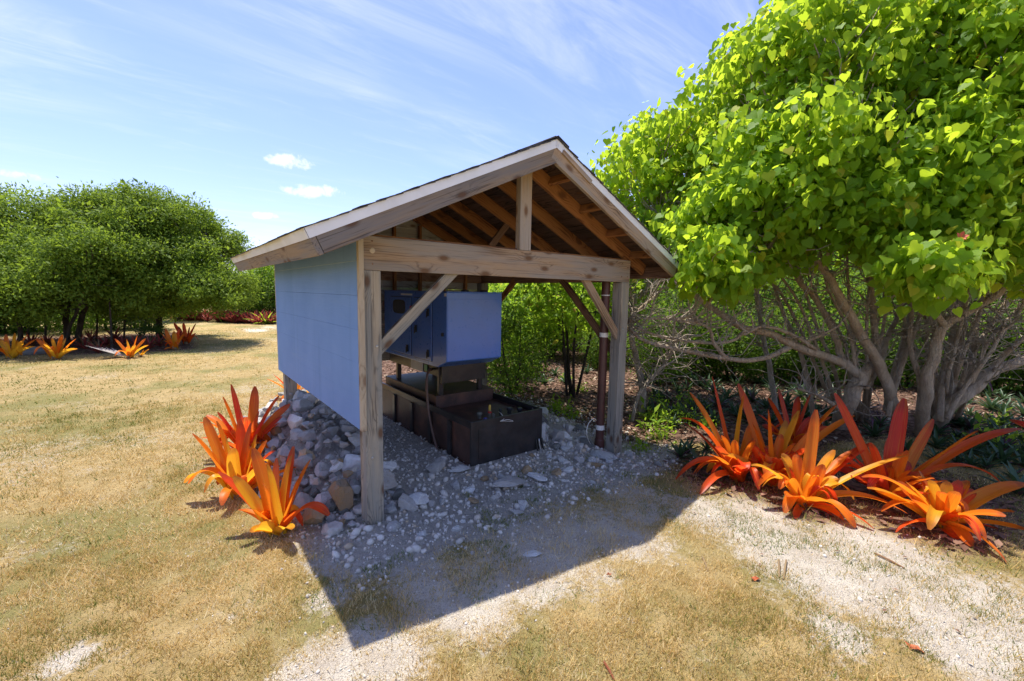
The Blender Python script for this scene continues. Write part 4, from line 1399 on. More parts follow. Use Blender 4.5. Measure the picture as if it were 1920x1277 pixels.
bromeliad(c5(1235, 690), LV(c5, [(973, 152, .25, .04, 'r', 1.1), (1322, 178, .1, -.02, 'k', 1.35), (1466, 283, .2, .0, 'm', 1.1), (1690, 343, .2, .10, 'o', .9), (1905, 330, .25, .16, 'r', 1.0), (1150, 400, .0, .15, 'r'),
                                (1105, 600, -.1, .25, 'd'), (1522, 675, -.28, .50, 'k', 1.25), (1795, 595, .0, .45, 'r', .9), (1000, 470, .1, .2, 'r', .8), (1060, 560, 0, .2, 'k', .9), (1340, 440, -.05, .05, 'o', 1.1), (1240, 380, .2, .0, 'r')]),
          'tall crimson bromeliad standing in the middle of the right clump', seed=5, fill=26, fillpal='rrok', fl=.52)
bromeliad(c5(1490, 815), LV(c5, [(1112, 573, -.02, .32, 'o', .95), (1330, 598, .0, .20, 'y', .95), (1640, 590, .15, .1, 'o', .9), (1930, 605, .1, .14, 'o', 1.2), (1870, 748, .0, .12, 'o', .95), (1930, 838, -.12, .12, 'o', 1.0),
                                (1650, 960, -.32, .34, 'o', 1.05), (1812, 1115, -.5, .30, 'o', .85), (1283, 848, -.2, .22, 'r', .9), (1590, 938, -.22, .12, 'r', .8), (1775, 912, -.05, .12, 'r', .6), (1540, 650, -.1, .0, 'y', 1.0), (1600, 590, .1, .05, 'r')]),
          'orange bromeliad at the front right with arching leaves reaching over the sand', seed=6, fill=24, fillpal='rooy', fl=.50)
bromeliad((2000, 850), [(1894, 787, -.1, .1, 'k', 1.1), (1930, 760, 0, .1, 'r'), (1950, 830, -.1, .2, 'r'), (2050, 780, 0, .1, 'r'), (2000, 740, .1, 0, 'r')], 'red bromeliad cut off by the right edge', seed=7, fill=6, fillpal='rk')
bromeliad(c3(500, 880), LV(c3, [(370, 440, .0, .05, 'o', 1.0), (578, 430, .15, .0, 'r', .8), (568, 478, .08, .05, 'y', 1.1), (665, 500, .1, .12, 'o', .8), (760, 785, -.05, .62, 'r', .9), (268, 585, -.1, .12, 'y', 1.0),
                                (190, 562, .0, .05, 'r', .8), (490, 490, .2, .0, 'm', .7), (440, 520, -.1, .05, 'y', 1.3), (615, 590, .0, .1, 'o', .9), (420, 620, -.15, .05, 'o', .9)]),
          'bright orange bromeliad nearest the left front post', seed=8, fill=13, fillpal='ory', fl=.36, wid=.098)
bromeliad(c3(300, 690), LV(c3, [(55, 365, -.05, .10, 'o', 1.15), (120, 280, .1, .10, 'o', .9), (225, 375, -.1, .05, 'y', 1.2), (360, 310, .1, .0, 'm', 1.0), (482, 455, .0, .25, 'r', .8), (300, 290, .12, .0, 'r', 1.1), (390, 370, .05, .05, 'y', 1.1),
                                (265, 440, -.15, .05, 'y', 1.2), (180, 300, .1, .1, 'o', 1.1), (440, 400, .1, .1, 'o'), (180, 520, 0, .12, 'o'), (460, 540, -.05, .1, 'r', .8)]),
          'orange bromeliad with wide outer leaves in the middle of the left clump', seed=9, fill=24, fillpal='ooyo', fl=.48, wid=.10)
bromeliad(c3(335, 480), LV(c3, [(255, 112, .1, .0, 'k', 1.1), (378, 122, .1, .0, 'm', 1.1), (212, 175, .0, .05, 'o', 1.1), (503, 170, .0, .08, 'r', 1.0), (560, 215, .0, .12, 'm', 1.0), (518, 278, -.1, .1, 'k', .9), (440, 270, -.15, .05, 'k', 1.1),
                                (185, 255, -.1, .1, 'k', .9), (95, 310, -.05, .28, 'o', .9), (300, 235, -.15, .05, 'k', 1.1), (330, 280, -.2, .02, 'r', 1.2), (400, 250, -.1, 0, 'm'), (130, 270, .05, .2, 'o')]),
          'red tipped bromeliad at the back of the left clump by the rubble heap', seed=10, fill=20, fillpal='oro', fl=.50, wid=.10)
bromeliad(c3(600, 190), LV(c3, [(440, 85, .0, .12, 'o'), (472, 60, .1, .05, 'r'), (652, 160, -.1, .12, 'o'), (592, 108, .0, .0, 'y'), (480, 175, -.1, .2, 'y'), (630, 130, 0, .05, 'y'), (560, 70, .1, 0, 'o')]),
          'orange bromeliad behind the rear left post of the shelter', seed=11, fill=6, fillpal='oy', fl=.45, wid=.10)
FG = 'orange bromeliads along the bed under the left trees'
bromeliad(c8(75, 470), LV(c8, [(0, 340, 0, .05, 'y'), (40, 308, .1, .0, 'o'), (100, 300, 0, .0, 'y'), (187, 308, 0, .03, 'o'), (240, 343, 0, .08, 'o', .8), (235, 388, -.2, .1, 'y', .9), (5, 392, -.2, .1, 'y'), (150, 350, -.2, 0, 'y')]),
          'orange bromeliad at the far left edge of the bed beside a boulder', seed=12, fill=5, fillpal='yo', fl=.45, wid=.11, size=1.3, group=FG)
bromeliad(c8(370, 475), LV(c8, [(243, 335, 0, .03, 'o'), (265, 316, .1, .0, 'o'), (415, 312, 0, .0, 'o'), (508, 338, 0, .05, 'o'), (345, 335, -.1, 0, 'y', 1.3), (516, 405, -.1, .15, 'y'), (440, 335, .1, 0, 'y'), (300, 360, -.1, .02, 'y')]),
          'orange bromeliad right of the boulder in the left bed', seed=13, fill=6, fillpal='yo', fl=.45, wid=.11, size=1.3, group=FG)
bromeliad(c8(865, 465), LV(c8, [(765, 338, 0, .05, 'o'), (842, 343, -.1, 0, 'y', 1.3), (917, 318, 0, .0, 'o'), (972, 338, 0, .05, 'o'), (900, 380, -.1, 0, 'y'), (800, 370, .1, .05, 'o')]),
          'yellow hearted bromeliad standing alone near a grey dead frond', seed=14, fill=4, fillpal='yo', fl=.4, wid=.11, size=1.2, group=FG)
bromeliad(c8(935, 458), LV(c8, [(994, 408, 0, .05, 'y'), (920, 418, 0, 0, 'y'), (960, 412, 0, 0, 'y')]), 'small yellow bromeliad pup at the foot of a larger one', seed=15, fill=2, fillpal='y', fl=.2, wid=.06, size=.8, group=FG)
bromeliad(c8(1165, 410), LV(c8, [(1065, 293, 0, .03, 'o'), (1102, 272, .1, .0, 'o'), (1160, 288, 0, .0, 'y', 1.2), (1232, 298, 0, .02, 'o'), (1098, 425, -.2, .3, 'o', .7), (1195, 272, .1, 0, 'r'), (1130, 330, -.1, 0, 'o')]),
          'orange bromeliad at the right end of the left bed in front of a red one', seed=16, fill=4, fillpal='or', fl=.4, wid=.115, size=1.3, group=FG)
bromeliad(c8(1245, 372), LV(c8, [(1160, 233, 0, .0, 'r'), (1222, 232, .1, .0, 'r'), (1308, 234, 0, .02, 'r'), (1305, 300, -.1, .1, 'r'), (1190, 258, 0, 0, 'd'), (1265, 260, 0, 0, 'd')]),
          'dark red bromeliad behind the last orange one in the left bed', seed=17, fill=5, fillpal='rd', fl=.45, wid=.115, size=1.3, group=FG)


# ------------------------------------------------------------------ trees
def limb(name, pts, parent, mat, sides=9, sub=4, wob=.10):
    """pts: (px, py, depth, radius in picture pixels); first point may be 'g' for ground"""
    P, Rr = [], []
    for i, (a, b, d_, r_) in enumerate(pts):
        if d_ == 'g':
            q = on_ground(a, b); q[2] -= .06; d_ = depth_of(q)
        else:
            q = at_depth(a, b, d_)
        P.append(q); Rr.append(max(.004, .57 * r_ * d_ / FPX))
    P, Rr = catmull(P, Rr, sub)
    P = [p + np.array([rnd.gauss(0, 1), rnd.gauss(0, 1), rnd.gauss(0, .5)]) * r_ * .12 for p, r_ in zip(P, Rr)]
    v, f = tube_vf(P, Rr, sides, True, wob)
    MB().add(v, f).build(name, mat, parent, smooth_shade=True)
    return P, Rr


_hs = [(.24, -.13), (.46, .0), (.53, .21), (.43, .46), (.25, .72)]
_hz = lambda x, y: .20 * abs(x) - .30 * abs(x) ** 2 * (abs(x) > .3) - .16 * y * y
HV = np.array([(0, y, _hz(0, y)) for y in (0, .3, .65, 1.02)] + [(-x, y, _hz(x, y)) for x, y in _hs] + [(x, y, _hz(x, y)) for x, y in _hs])
_lf = [(0, 5, 4), (0, 1, 5), (5, 1, 6), (6, 1, 7), (7, 1, 2), (7, 2, 8), (8, 2, 3)]
HF = np.array(_lf + [tuple(reversed([q + 5 if q > 3 else q for q in f])) for f in _lf])
OV_V = np.array([(0, 0, 0), (-.22, .45, .05), (0, 1, -.05), (.22, .45, .05)])
OV_F = np.array([(0, 1, 2), (0, 2, 3)])


def frames(ydir, ndir):
    y = ydir / np.linalg.norm(ydir, axis=1)[:, None]
    z = ndir - y * np.sum(ndir * y, 1)[:, None]; z /= np.linalg.norm(z, axis=1)[:, None] + 1e-9
    x = np.cross(y, z)
    return np.stack([x, y, z], 2)


def sample_ell(n, e, shell=.55):
    """cluster centres inside an ellipsoid given as (px, py, depth, rx px, ry px, rdepth m)"""
    d = rng.normal(size=(n, 3)); d /= np.linalg.norm(d, axis=1)[:, None]
    r = shell + (1 - shell) * rng.random(n) ** .6
    d *= r[:, None]
    cx, cy, D0, rx, ry, rd = e
    C0 = at_depth(cx, cy, D0)
    sx, sy = rx * D0 / FPX, ry * D0 / FPX
    P = C0 + RT[None] * (d[:, :1] * sx) + UP[None] * (d[:, 1:2] * sy) + FW[None] * (d[:, 2:] * rd)
    return P


def hanging_leaves(C, per, spread, size, droop=1.0):
    n = len(C) * per
    c = np.repeat(C, per, 0)
    off = np.clip(rng.normal(size=(n, 3)), -1.55, 1.55) * spread * np.array([1, 1, .8])
    yd = rng.normal(size=(n, 3)) * .55 + off * (.8 / spread) * .35; yd[:, 2] -= droop
    nd = rng.normal(size=(n, 3)) * .5 + off / spread * .45 + np.array([-.1, -.05, .6])
    s = size * np.clip(rng.lognormal(-.08, .33, n), .4, 1.35)
    return c + off, frames(yd, nd), s


tree_defs = {}


def make_tree(name, label, base, limbs, ells, leafsize, mat, per=34, spread=.17, nparts=120, flowers=0, barkmat=M_BARK, group=None, cat='tree', twigmat=None, bare=420):
    B = on_ground(*base)
    o = thing(name, tuple(B), label, cat, group)
    nodes = []
    for i, (nm, pts) in enumerate(limbs):
        P, Rr = limb(nm, pts, o, barkmat)
        nodes += [(p, r_) for p, r_ in zip(P, Rr)][len(P) // 3:]
    NP = np.array([p for p, _ in nodes])
    C = np.concatenate([sample_ell(n, e, sh_) for (n, e, sh_) in ells])
    mb = MB()
    for c in C:
        d = np.linalg.norm(NP - c, axis=1) + .6 * np.maximum(0, NP[:, 2] - c[2])
        j = int(rng.choice(np.argsort(d)[:9]))
        a = NP[j]
        L = np.linalg.norm(c - a)
        if L > 1.0:
            a = c + (a - c) * (1.0 / L); L = 1.0
        m1 = a + (c - a) * .35 + rng.normal(size=3) * .09 * L
        m2 = a + (c - a) * .7 + rng.normal(size=3) * .09 * L + np.array([0, 0, .05 * L])
        pp, rr = catmull([a, m1, m2, c], [.011 + .004 * L, .009, .006, .003], 2)
        v, f = tube_vf(pp, rr, 4, False)
        mb.add(v, f)
    for k in range(bare):
        j = int(rng.integers(len(nodes))); p = nodes[j][0].copy(); r0 = min(.011, nodes[j][1] * .7)
        d = rng.normal(size=3); d[2] = abs(d[2]) * .6 + .1; d /= np.linalg.norm(d)
        pts = [p]
        for q in range(5):
            d = d + rng.normal(size=3) * .45; d /= np.linalg.norm(d)
            p = p + d * rng.uniform(.08, .22); pts.append(p)
        v, f = tube_vf(pts, [r0, r0 * .8, r0 * .65, r0 * .5, r0 * .4, .002], 4, False)
        mb.add(v, f)
    tw = mb.build('twigs', twigmat or M_BARKP, o, smooth_shade=True)
    tw['kind'] = 'stuff'
    P, R, s = hanging_leaves(C, per, spread, leafsize)
    r_ = (.5 * np.repeat(rng.random(len(C)), per) + .5 * rng.random(len(P)))
    order = np.argsort((P - CAM) @ FW / s)
    front = order[:nparts]; rest = order[nparts:]
    V, F = scatter(HV, HF, P[rest], R[rest], np.repeat(s[rest, None], 3, 1))
    fo = link('foliage', mesh_np('foliage', V, F, {'rnd': np.repeat(r_[rest], len(HV))}, True), o, mat)
    fo['kind'] = 'stuff'
    variants = []
    for k in range(6):
        me = mesh_np('leaf', HV * np.array([.86 + .04 * k, 1, .5 + .3 * k]), HF, {'rnd': np.full(len(HV), k / 6.0)}, True); me.materials.append(mat); variants.append(me)
    for q in front:
        lo = bpy.data.objects.new('leaf', variants[int(r_[q] * 6)])
        COL.objects.link(lo); lo.parent = o
        M = Matrix(R[q].tolist()).to_4x4() @ Matrix.Scale(float(s[q]), 4)
        M.translation = Vector(P[q]) - o.location
        lo.matrix_basis = M
    if flowers:
        v = []; f = []
        fm = []
        for pal in ((M_YFLOW), (M_RFLOW)):
            mbf = MB()
            for k in range(5):
                a = k * 1.2566
                ca, sa = math.cos(a), math.sin(a)
                mbf.add([(0, 0, 0), (ca * .6 - sa * .35, sa * .6 + ca * .35, .5), (ca * 1.0, sa * 1.0, .8), (ca * .6 + sa * .35, sa * .6 - ca * .35, .5)], [(0, 1, 2), (0, 2, 3)])
            me = bpy.data.meshes.new('flower'); me.from_pydata(mbf.v, [], mbf.f); me.materials.append(pal); fm.append(me)
        pick = rng.choice(order[:len(order) // 2], flowers, replace=False)
        for q in pick:
            lo = bpy.data.objects.new('flower', fm[int(rng.random() < .55)])
            COL.objects.link(lo); lo.parent = o
            lo.location = Vector(P[q]) - o.location + Vector((0, -.05, .03)); lo.scale = (.042 * rng.uniform(.7, 1.3),) * 3
            lo.rotation_euler = (rng.uniform(.2, 1.4), 0, rng.uniform(0, 6))
    return o


M_YFLOW = simple('yellow_petal', (0.80, 0.62, 0.16), 0.6)
M_RFLOW = simple('faded_red_petal', (0.50, 0.10, 0.04), 0.6)

# --- the big portia tree in front (multi-stemmed)
A = 6.0
limbsA = [('trunk', [(1572, 800, 'g', 26), (1590, 755, 6.1, 24), (1610, 715, 6.05, 22), (1632, 685, 6.05, 17)]),
          ('trunk', [(1690, 800, 'g', 18), (1672, 745, 6.0, 17), (1655, 697, 5.9, 16), (1622, 640, 5.8, 15), (1591, 586, 5.65, 14), (1560, 530, 5.5, 12), (1538, 497, 5.4, 11), (1512, 478, 5.35, 10), (1500, 440, 5.3, 9), (1498, 364, 5.3, 7), (1490, 300, 5.3, 5)]),
          ('branch', [(1625, 712, 6.05, 16), (1570, 676, 5.95, 14), (1506, 655, 5.8, 13), (1442, 625, 5.7, 12), (1399, 616, 5.7, 11), (1356, 591, 5.8, 10), (1288, 544, 6.0, 8), (1240, 505, 6.4, 6)]),
          ('branch', [(1480, 650, 5.78, 10), (1445, 668, 5.6, 8), (1399, 676, 5.55, 8), (1339, 668, 5.55, 8), (1271, 655, 5.6, 7), (1207, 638, 5.7, 6), (1181, 612, 5.8, 5.5), (1190, 588, 5.9, 5), (1228, 555, 6, 4)]),
          ('branch', [(1362, 674, 5.55, 7), (1340, 645, 5.5, 6), (1325, 612, 5.45, 5), (1270, 600, 5.5, 4), (1200, 597, 5.6, 3)]),
          ('branch', [(1400, 618, 5.7, 6), (1370, 640, 5.65, 5), (1310, 642, 5.6, 5), (1230, 628, 5.6, 4), (1190, 612, 5.7, 4)]),
          ('branch', [(1530, 655, 5.8, 6), (1480, 625, 5.6, 6), (1430, 612, 5.4, 5), (1395, 628, 5.3, 4)]),
          ('branch', [(1500, 645, 5.8, 6), (1540, 628, 5.6, 5), (1578, 608, 5.5, 3)]),
          ('stem', [(1585, 690, 6.1, 11), (1565, 630, 6.1, 10), (1548, 591, 6.1, 9), (1520, 550, 6.1, 8), (1497, 527, 6.1, 7), (1470, 470, 6.1, 5)]),
          ('stem', [(1650, 690, 6.1, 10), (1640, 620, 6.2, 10), (1634, 548, 6.2, 9), (1625, 488, 6.2, 7), (1618, 400, 6.2, 5)]),
          ('stem', [(1620, 730, 6.1, 12), (1651, 676, 6.2, 10), (1665, 630, 6.3, 8), (1681, 599, 6.3, 7), (1694, 552, 6.3, 6), (1715, 480, 6.3, 4)]),
          ('stem', [(1660, 770, 6.2, 10), (1672, 715, 6.3, 9), (1698, 625, 6.4, 8), (1708, 570, 6.4, 7), (1715, 527, 6.4, 5), (1722, 440, 6.4, 4)]),
          ('stem', [(1664, 780, 6.0, 8), (1690, 690, 6.0, 8), (1732, 574, 6.0, 7), (1758, 514, 6.0, 5), (1790, 440, 5.9, 4)]),
          ('branch', [(1540, 497, 5.4, 9), (1555, 475, 5.3, 7), (1580, 462, 5.2, 6), (1625, 450, 5.1, 5), (1680, 380, 5.1, 4)]),
          ('branch', [(1512, 478, 5.35, 6), (1485, 465, 5.25, 5), (1455, 463, 5.2, 4), (1420, 470, 5.1, 3)]),
          ('branch', [(1488, 340, 5.1, 6), (1540, 343, 5.0, 5), (1590, 345, 4.95, 5), (1632, 362, 4.9, 4)]),
          ('stem', [(1530, 800, 'g', 8), (1518, 730, 6.6, 8), (1500, 660, 6.7, 7), (1470, 590, 6.8, 6), (1450, 530, 6.9, 5), (1440, 440, 6.9, 4)]),
          ('branch', [(1580, 770, 6.1, 7), (1540, 745, 5.9, 6), (1515, 735, 5.8, 5), (1495, 728, 5.7, 4)])]
def fan(base, n, x0, x1, y0, D0, r0):
    out = []
    for k in range(n):
        t = (k + .5) / n
        tx = x0 + (x1 - x0) * t + rnd.uniform(-20, 20); ty = y0 + rnd.uniform(-45, 30)
        bx = base[0] + (t - .5) * 60 + rnd.uniform(-10, 10); by = base[1] - rnd.uniform(0, 18); dd = D0 + rnd.uniform(-.1, .7)
        mx, my = bx + (tx - bx) * .4 + rnd.uniform(-18, 18), by + (ty - by) * .5
        out.append(('stem', [(bx, by, 'g', r0), (bx + (mx - bx) * .5 + rnd.uniform(-8, 8), (by + my) / 2, dd, r0 * .9), (mx, my, dd, r0 * .8), (mx + (tx - mx) * .5 + rnd.uniform(-14, 14), (my + ty) / 2, dd, r0 * .65), (tx, ty, dd, r0 * .45)]))
    return out


fanA = fan((1600, 790), 9, 1380, 1720, 470, 6.0, 6.5)
fanB = fan((1760, 795), 10, 1660, 1990, 500, 5.9, 7)
ellA = [(260, (1610, 170, 5.7, 255, 195, 1.15), .5), (75, (1455, 375, 5.2, 110, 75, .7), .4), (80, (1385, 430, 5.6, 120, 85, .8), .4), (26, (1350, 500, 4.9, 60, 45, .35), .2), (36, (1660, 400, 4.7, 90, 70, .4), .3), (14, (1570, 345, 5.0, 90, 40, .4), .3), (80, (1570, 275, 5.0, 230, 95, .8), .2)]
make_tree('portia_tree', 'large multi-stemmed portia tree leaning over the red plants with a long limb reaching left', (1600, 800), limbsA + fanA, ellA, .088, M_LEAF, per=54, spread=.155, nparts=150, flowers=26)
# --- second tree at right
limbsB = [('trunk', [(1728, 815, 'g', 20), (1735, 740, 5.7, 18), (1753, 659, 5.6, 16), (1775, 608, 5.5, 15), (1826, 578, 5.3, 12), (1881, 540, 5.1, 11), (1907, 463, 5.0, 10), (1915, 380, 4.9, 7), (1900, 250, 4.9, 5)]),
          ('branch', [(1772, 610, 5.5, 11), (1755, 590, 5.45, 9), (1736, 574, 5.4, 8), (1720, 540, 5.4, 7), (1711, 505, 5.3, 6), (1720, 430, 5.2, 4)]),
          ('trunk', [(1745, 805, 'g', 20), (1790, 755, 5.9, 19), (1826, 728, 5.9, 18), (1860, 698, 5.9, 17), (1920, 672, 5.9, 15), (2000, 630, 5.9, 12), (2080, 560, 5.9, 8)]),
          ('stem', [(1770, 770, 5.9, 10), (1783, 740, 6.0, 10), (1800, 642, 6.1, 9), (1809, 600, 6.1, 8), (1805, 548, 6.1, 7), (1800, 450, 6.0, 5)]),
          ('stem', [(1800, 745, 6.0, 11), (1817, 710, 6.1, 10), (1830, 612, 6.2, 9), (1850, 540, 6.2, 7), (1870, 440, 6.2, 5)]),
          ('stem', [(1775, 785, 5.7, 7), (1800, 740, 5.7, 7), (1852, 668, 5.6, 6), (1880, 620, 5.6, 6), (1903, 600, 5.6, 5), (1940, 520, 5.5, 4)]),
          ('branch', [(1860, 695, 5.9, 9), (1885, 665, 5.8, 8), (1911, 642, 5.7, 7), (1970, 590, 5.6, 5)]),
          ('branch', [(1735, 720, 5.7, 9), (1718, 690, 5.8, 8), (1705, 640, 5.9, 7), (1712, 560, 6, 6), (1700, 470, 6, 4)]),
          ('stem', [(1760, 790, 5.8, 9), (1770, 700, 6.0, 9), (1790, 600, 6.2, 8), (1780, 520, 6.3, 6), (1760, 420, 6.3, 4)]),
          ('branch', [(1885, 535, 5.1, 6), (1905, 525, 5.0, 5), (1950, 515, 4.9, 4)])]
ellB = [(240, (1830, 185, 5.1, 190, 240, 1.1), .5), (80, (1805, 428, 4.7, 135, 88, .6), .4), (75, (1970, 380, 4.9, 120, 200, .9), .4), (80, (1740, -75, 6.6, 330, 160, 1.4), .45), (14, (1745, 505, 4.0, 50, 35, .25), .2), (80, (1800, 310, 4.7, 170, 110, .8), .2)]
make_tree('portia_tree', 'portia tree at the right edge with a forked trunk and a thick limb leaning right', (1745, 808), limbsB + fanB, ellB, .090, M_LEAF, per=54, spread=.16, nparts=110, flowers=22)
# --- slimmer tree behind the shelter
limbsC = [('trunk', [(1205, 778, 'g', 12), (1203, 720, 6.9, 11), (1190, 660, 7.0, 10), (1184, 620, 7.0, 9), (1195, 560, 7.1, 8), (1240, 520, 7.2, 7), (1245, 450, 7.4, 6), (1235, 400, 7.6, 6), (1225, 340, 7.8, 4)]),
          ('branch', [(1184, 790, 'g', 6), (1200, 735, 6.7, 6), (1240, 690, 6.7, 6), (1262, 655, 6.7, 5), (1290, 600, 6.8, 3)]),
          ('branch', [(1243, 455, 7.4, 5), (1265, 420, 7.4, 4), (1275, 415, 7.4, 3), (1330, 380, 7.4, 3)]),
          ('stem', [(1460, 780, 'g', 9), (1440, 680, 7.4, 8), (1420, 560, 7.4, 7), (1410, 450, 7.4, 5), (1400, 340, 7.4, 4)])]
ellC = [(150, (1400, 285, 7.1, 195, 150, 1.1), .4), (130, (1245, 355, 8.2, 135, 135, 1.3), .35), (70, (1260, 450, 7.6, 100, 70, .8), .3), (90, (1480, 130, 7.6, 130, 130, 1.2), .4)]
make_tree('portia_tree', 'slender pale-barked portia tree rising behind the right roof slope', (1203, 778), limbsC, ellC, .10, M_LEAF, per=38, spread=.19, nparts=40, flowers=14, barkmat=M_BARKP)


# --- background shrubs and small trees (prototypes with crown and stems, then copies)
def shrub(name, label, cat, rx, rz, zc, nleaf, ls, mat, stems, group, barkmat, ncl=60, spread=.22, seed=0):
    o = thing(name, (0, 0, 0), label, cat, group)
    r_ = random.Random(seed)
    tips = []
    for k in range(stems):
        a = r_.uniform(0, 6.28); ro = r_.uniform(.0, .12) * rx
        b = np.array([math.cos(a) * ro, math.sin(a) * ro, -.08])
        lean = r_.uniform(.15, .6) * rx
        a2 = a + r_.uniform(-.6, .6)
        top = np.array([math.cos(a2) * lean, math.sin(a2) * lean, zc + rz * r_.uniform(.0, .5)])
        mid = (b + top) / 2 + np.array([r_.uniform(-.15, .15), r_.uniform(-.15, .15), 0]) * rx * .6
        rad = .018 + .022 * rz * r_.uniform(.6, 1.0)
        pp, rr = catmull([b, mid, top], [rad, rad * .7, rad * .3], 5)
        v, f = tube_vf(pp, rr, 6, True, .15)
        MB().add(v, f).build('stem', barkmat, o, smooth_shade=True)
        tips += pp[4:]
    d = rng.normal(size=(ncl, 3)); d /= np.linalg.norm(d, axis=1)[:, None]
    d *= (.45 + .55 * rng.random(ncl) ** .5)[:, None]
    C = d * np.array([rx, rx, rz]) + np.array([0, 0, zc])
    C[:, 2] = np.maximum(C[:, 2], .15 * rz)
    tips = np.array(tips)
    mb = MB()
    for c in C:
        j = int(np.argmin(np.linalg.norm(tips - c, axis=1)))
        v, f = tube_vf([tips[j], (tips[j] + c) / 2 + rng.normal(size=3) * .05 * rx, c], [.012, .008, .004], 3, False)
        mb.add(v, f)
    tw = mb.build('twigs', barkmat, o); tw['kind'] = 'stuff'
    per = nleaf // ncl
    n = ncl * per
    off = rng.normal(size=(n, 3)) * spread
    P = np.repeat(C, per, 0) + off
    P[:, 2] = np.maximum(P[:, 2], .05)
    yd = rng.normal(size=(n, 3)) + off / spread * .6; yd[:, 2] += .1
    nd = rng.normal(size=(n, 3)) * .6 + np.array([0, 0, .9]) + d.repeat(per, 0) * .5
    s = ls * rng.lognormal(0, .3, n)
    V, F = scatter(OV_V * np.array([1.15, 1, 1]), OV_F, P, frames(yd, nd), np.repeat(s[:, None], 3, 1))
    cr = link('crown', mesh_np('crown', V, F, {'rnd': np.repeat(rng.random(n), 4)}), o, mat)
    return o


GB = 'background shrubs beyond the shelter'
protos = [shrub('shrub', 'bright green bushy shrub in the thicket beyond the shelter', 'shrub', 1.25, 1.2, 1.6, 5200, .13, M_LEAF_Y, 5, GB, M_BARKD, 70, .22, 1),
          shrub('shrub', 'dark green bushy shrub in the thicket beyond the shelter', 'shrub', 1.3, 1.3, 1.45, 6000, .10, M_LEAF_D, 4, GB, M_BARKD, 80, .22, 2),
          shrub('small_tree', 'slender multi-stemmed small tree in the thicket beyond the shelter', 'tree', 1.5, 1.1, 2.6, 5200, .13, M_LEAF_Y, 6, GB, M_BARKD, 70, .24, 3)]
# (px, ground py, scale, prototype)
bg = [(960, 735, .62, 1), (925, 700, .75, 0), (1075, 742, .78, 2), (1035, 668, .95, 0), (1010, 640, 1.15, 2), (1130, 660, 1.0, 2), (1100, 632, 1.25, 0), (960, 628, 1.3, 1), (1190, 640, 1.2, 1),
      (1250, 690, .85, 1), (1260, 655, 1.1, 2), (1330, 680, .9, 1), (1350, 650, 1.2, 1), (1420, 690, .95, 1), (1440, 662, 1.2, 2), (1510, 690, .95, 1), (1540, 665, 1.2, 1), (1620, 690, 1.05, 1), (1660, 670, 1.2, 0), (1740, 690, 1.1, 1),
      (1800, 700, 1.05, 1), (1850, 690, 1.15, 0), (1900, 705, 1.1, 1), (1960, 700, 1.2, 1), (1300, 632, 1.5, 2), (1400, 635, 1.6, 1), (1500, 640, 1.6, 2), (1600, 645, 1.6, 1), (1700, 650, 1.6, 2), (1820, 655, 1.6, 1), (1930, 660, 1.6, 2),
      (900, 618, 1.5, 0), (1040, 612, 1.6, 1), (1160, 618, 1.6, 0), (2050, 690, 1.3, 1), (2120, 720, 1.2, 0), (980, 692, .42, 1), (1012, 668, .6, 1), (1122, 690, .4, 1), (1150, 678, .55, 0), (1060, 652, .8, 0), (945, 668, .7, 0), (1230, 715, .55, 1), (1290, 705, .6, 1), (1370, 712, .6, 1), (1440, 715, .6, 1), (1500, 718, .62, 1), (1560, 715, .6, 1), (1640, 720, .6, 1), (1700, 722, .6, 1), (1830, 728, .6, 1), (1880, 735, .62, 1), (1930, 740, .65, 1)]
used = set()
for i, (a, b, sc, k) in enumerate(bg):
    q = on_ground(a, b)
    if k in used: o = copy_tree(protos[k], tuple(q), rnd.uniform(0, 6.28), sc * rnd.uniform(.92, 1.08))
    else:
        o = protos[k]; o.location = q; o.scale = (sc,) * 3; used.add(k)
    far = ' far back' if b < 650 else ''
    zone = 'seen through the open shelter' if a < 1175 else 'behind the long low limb' if a < 1480 else 'behind the trunks of the big trees' if a < 1830 else 'behind the tree at the right edge'
    o['label'] = ('bright green bushy shrub', 'dark green bushy shrub', 'slender multi-stemmed small tree')[k] + far + ' ' + zone

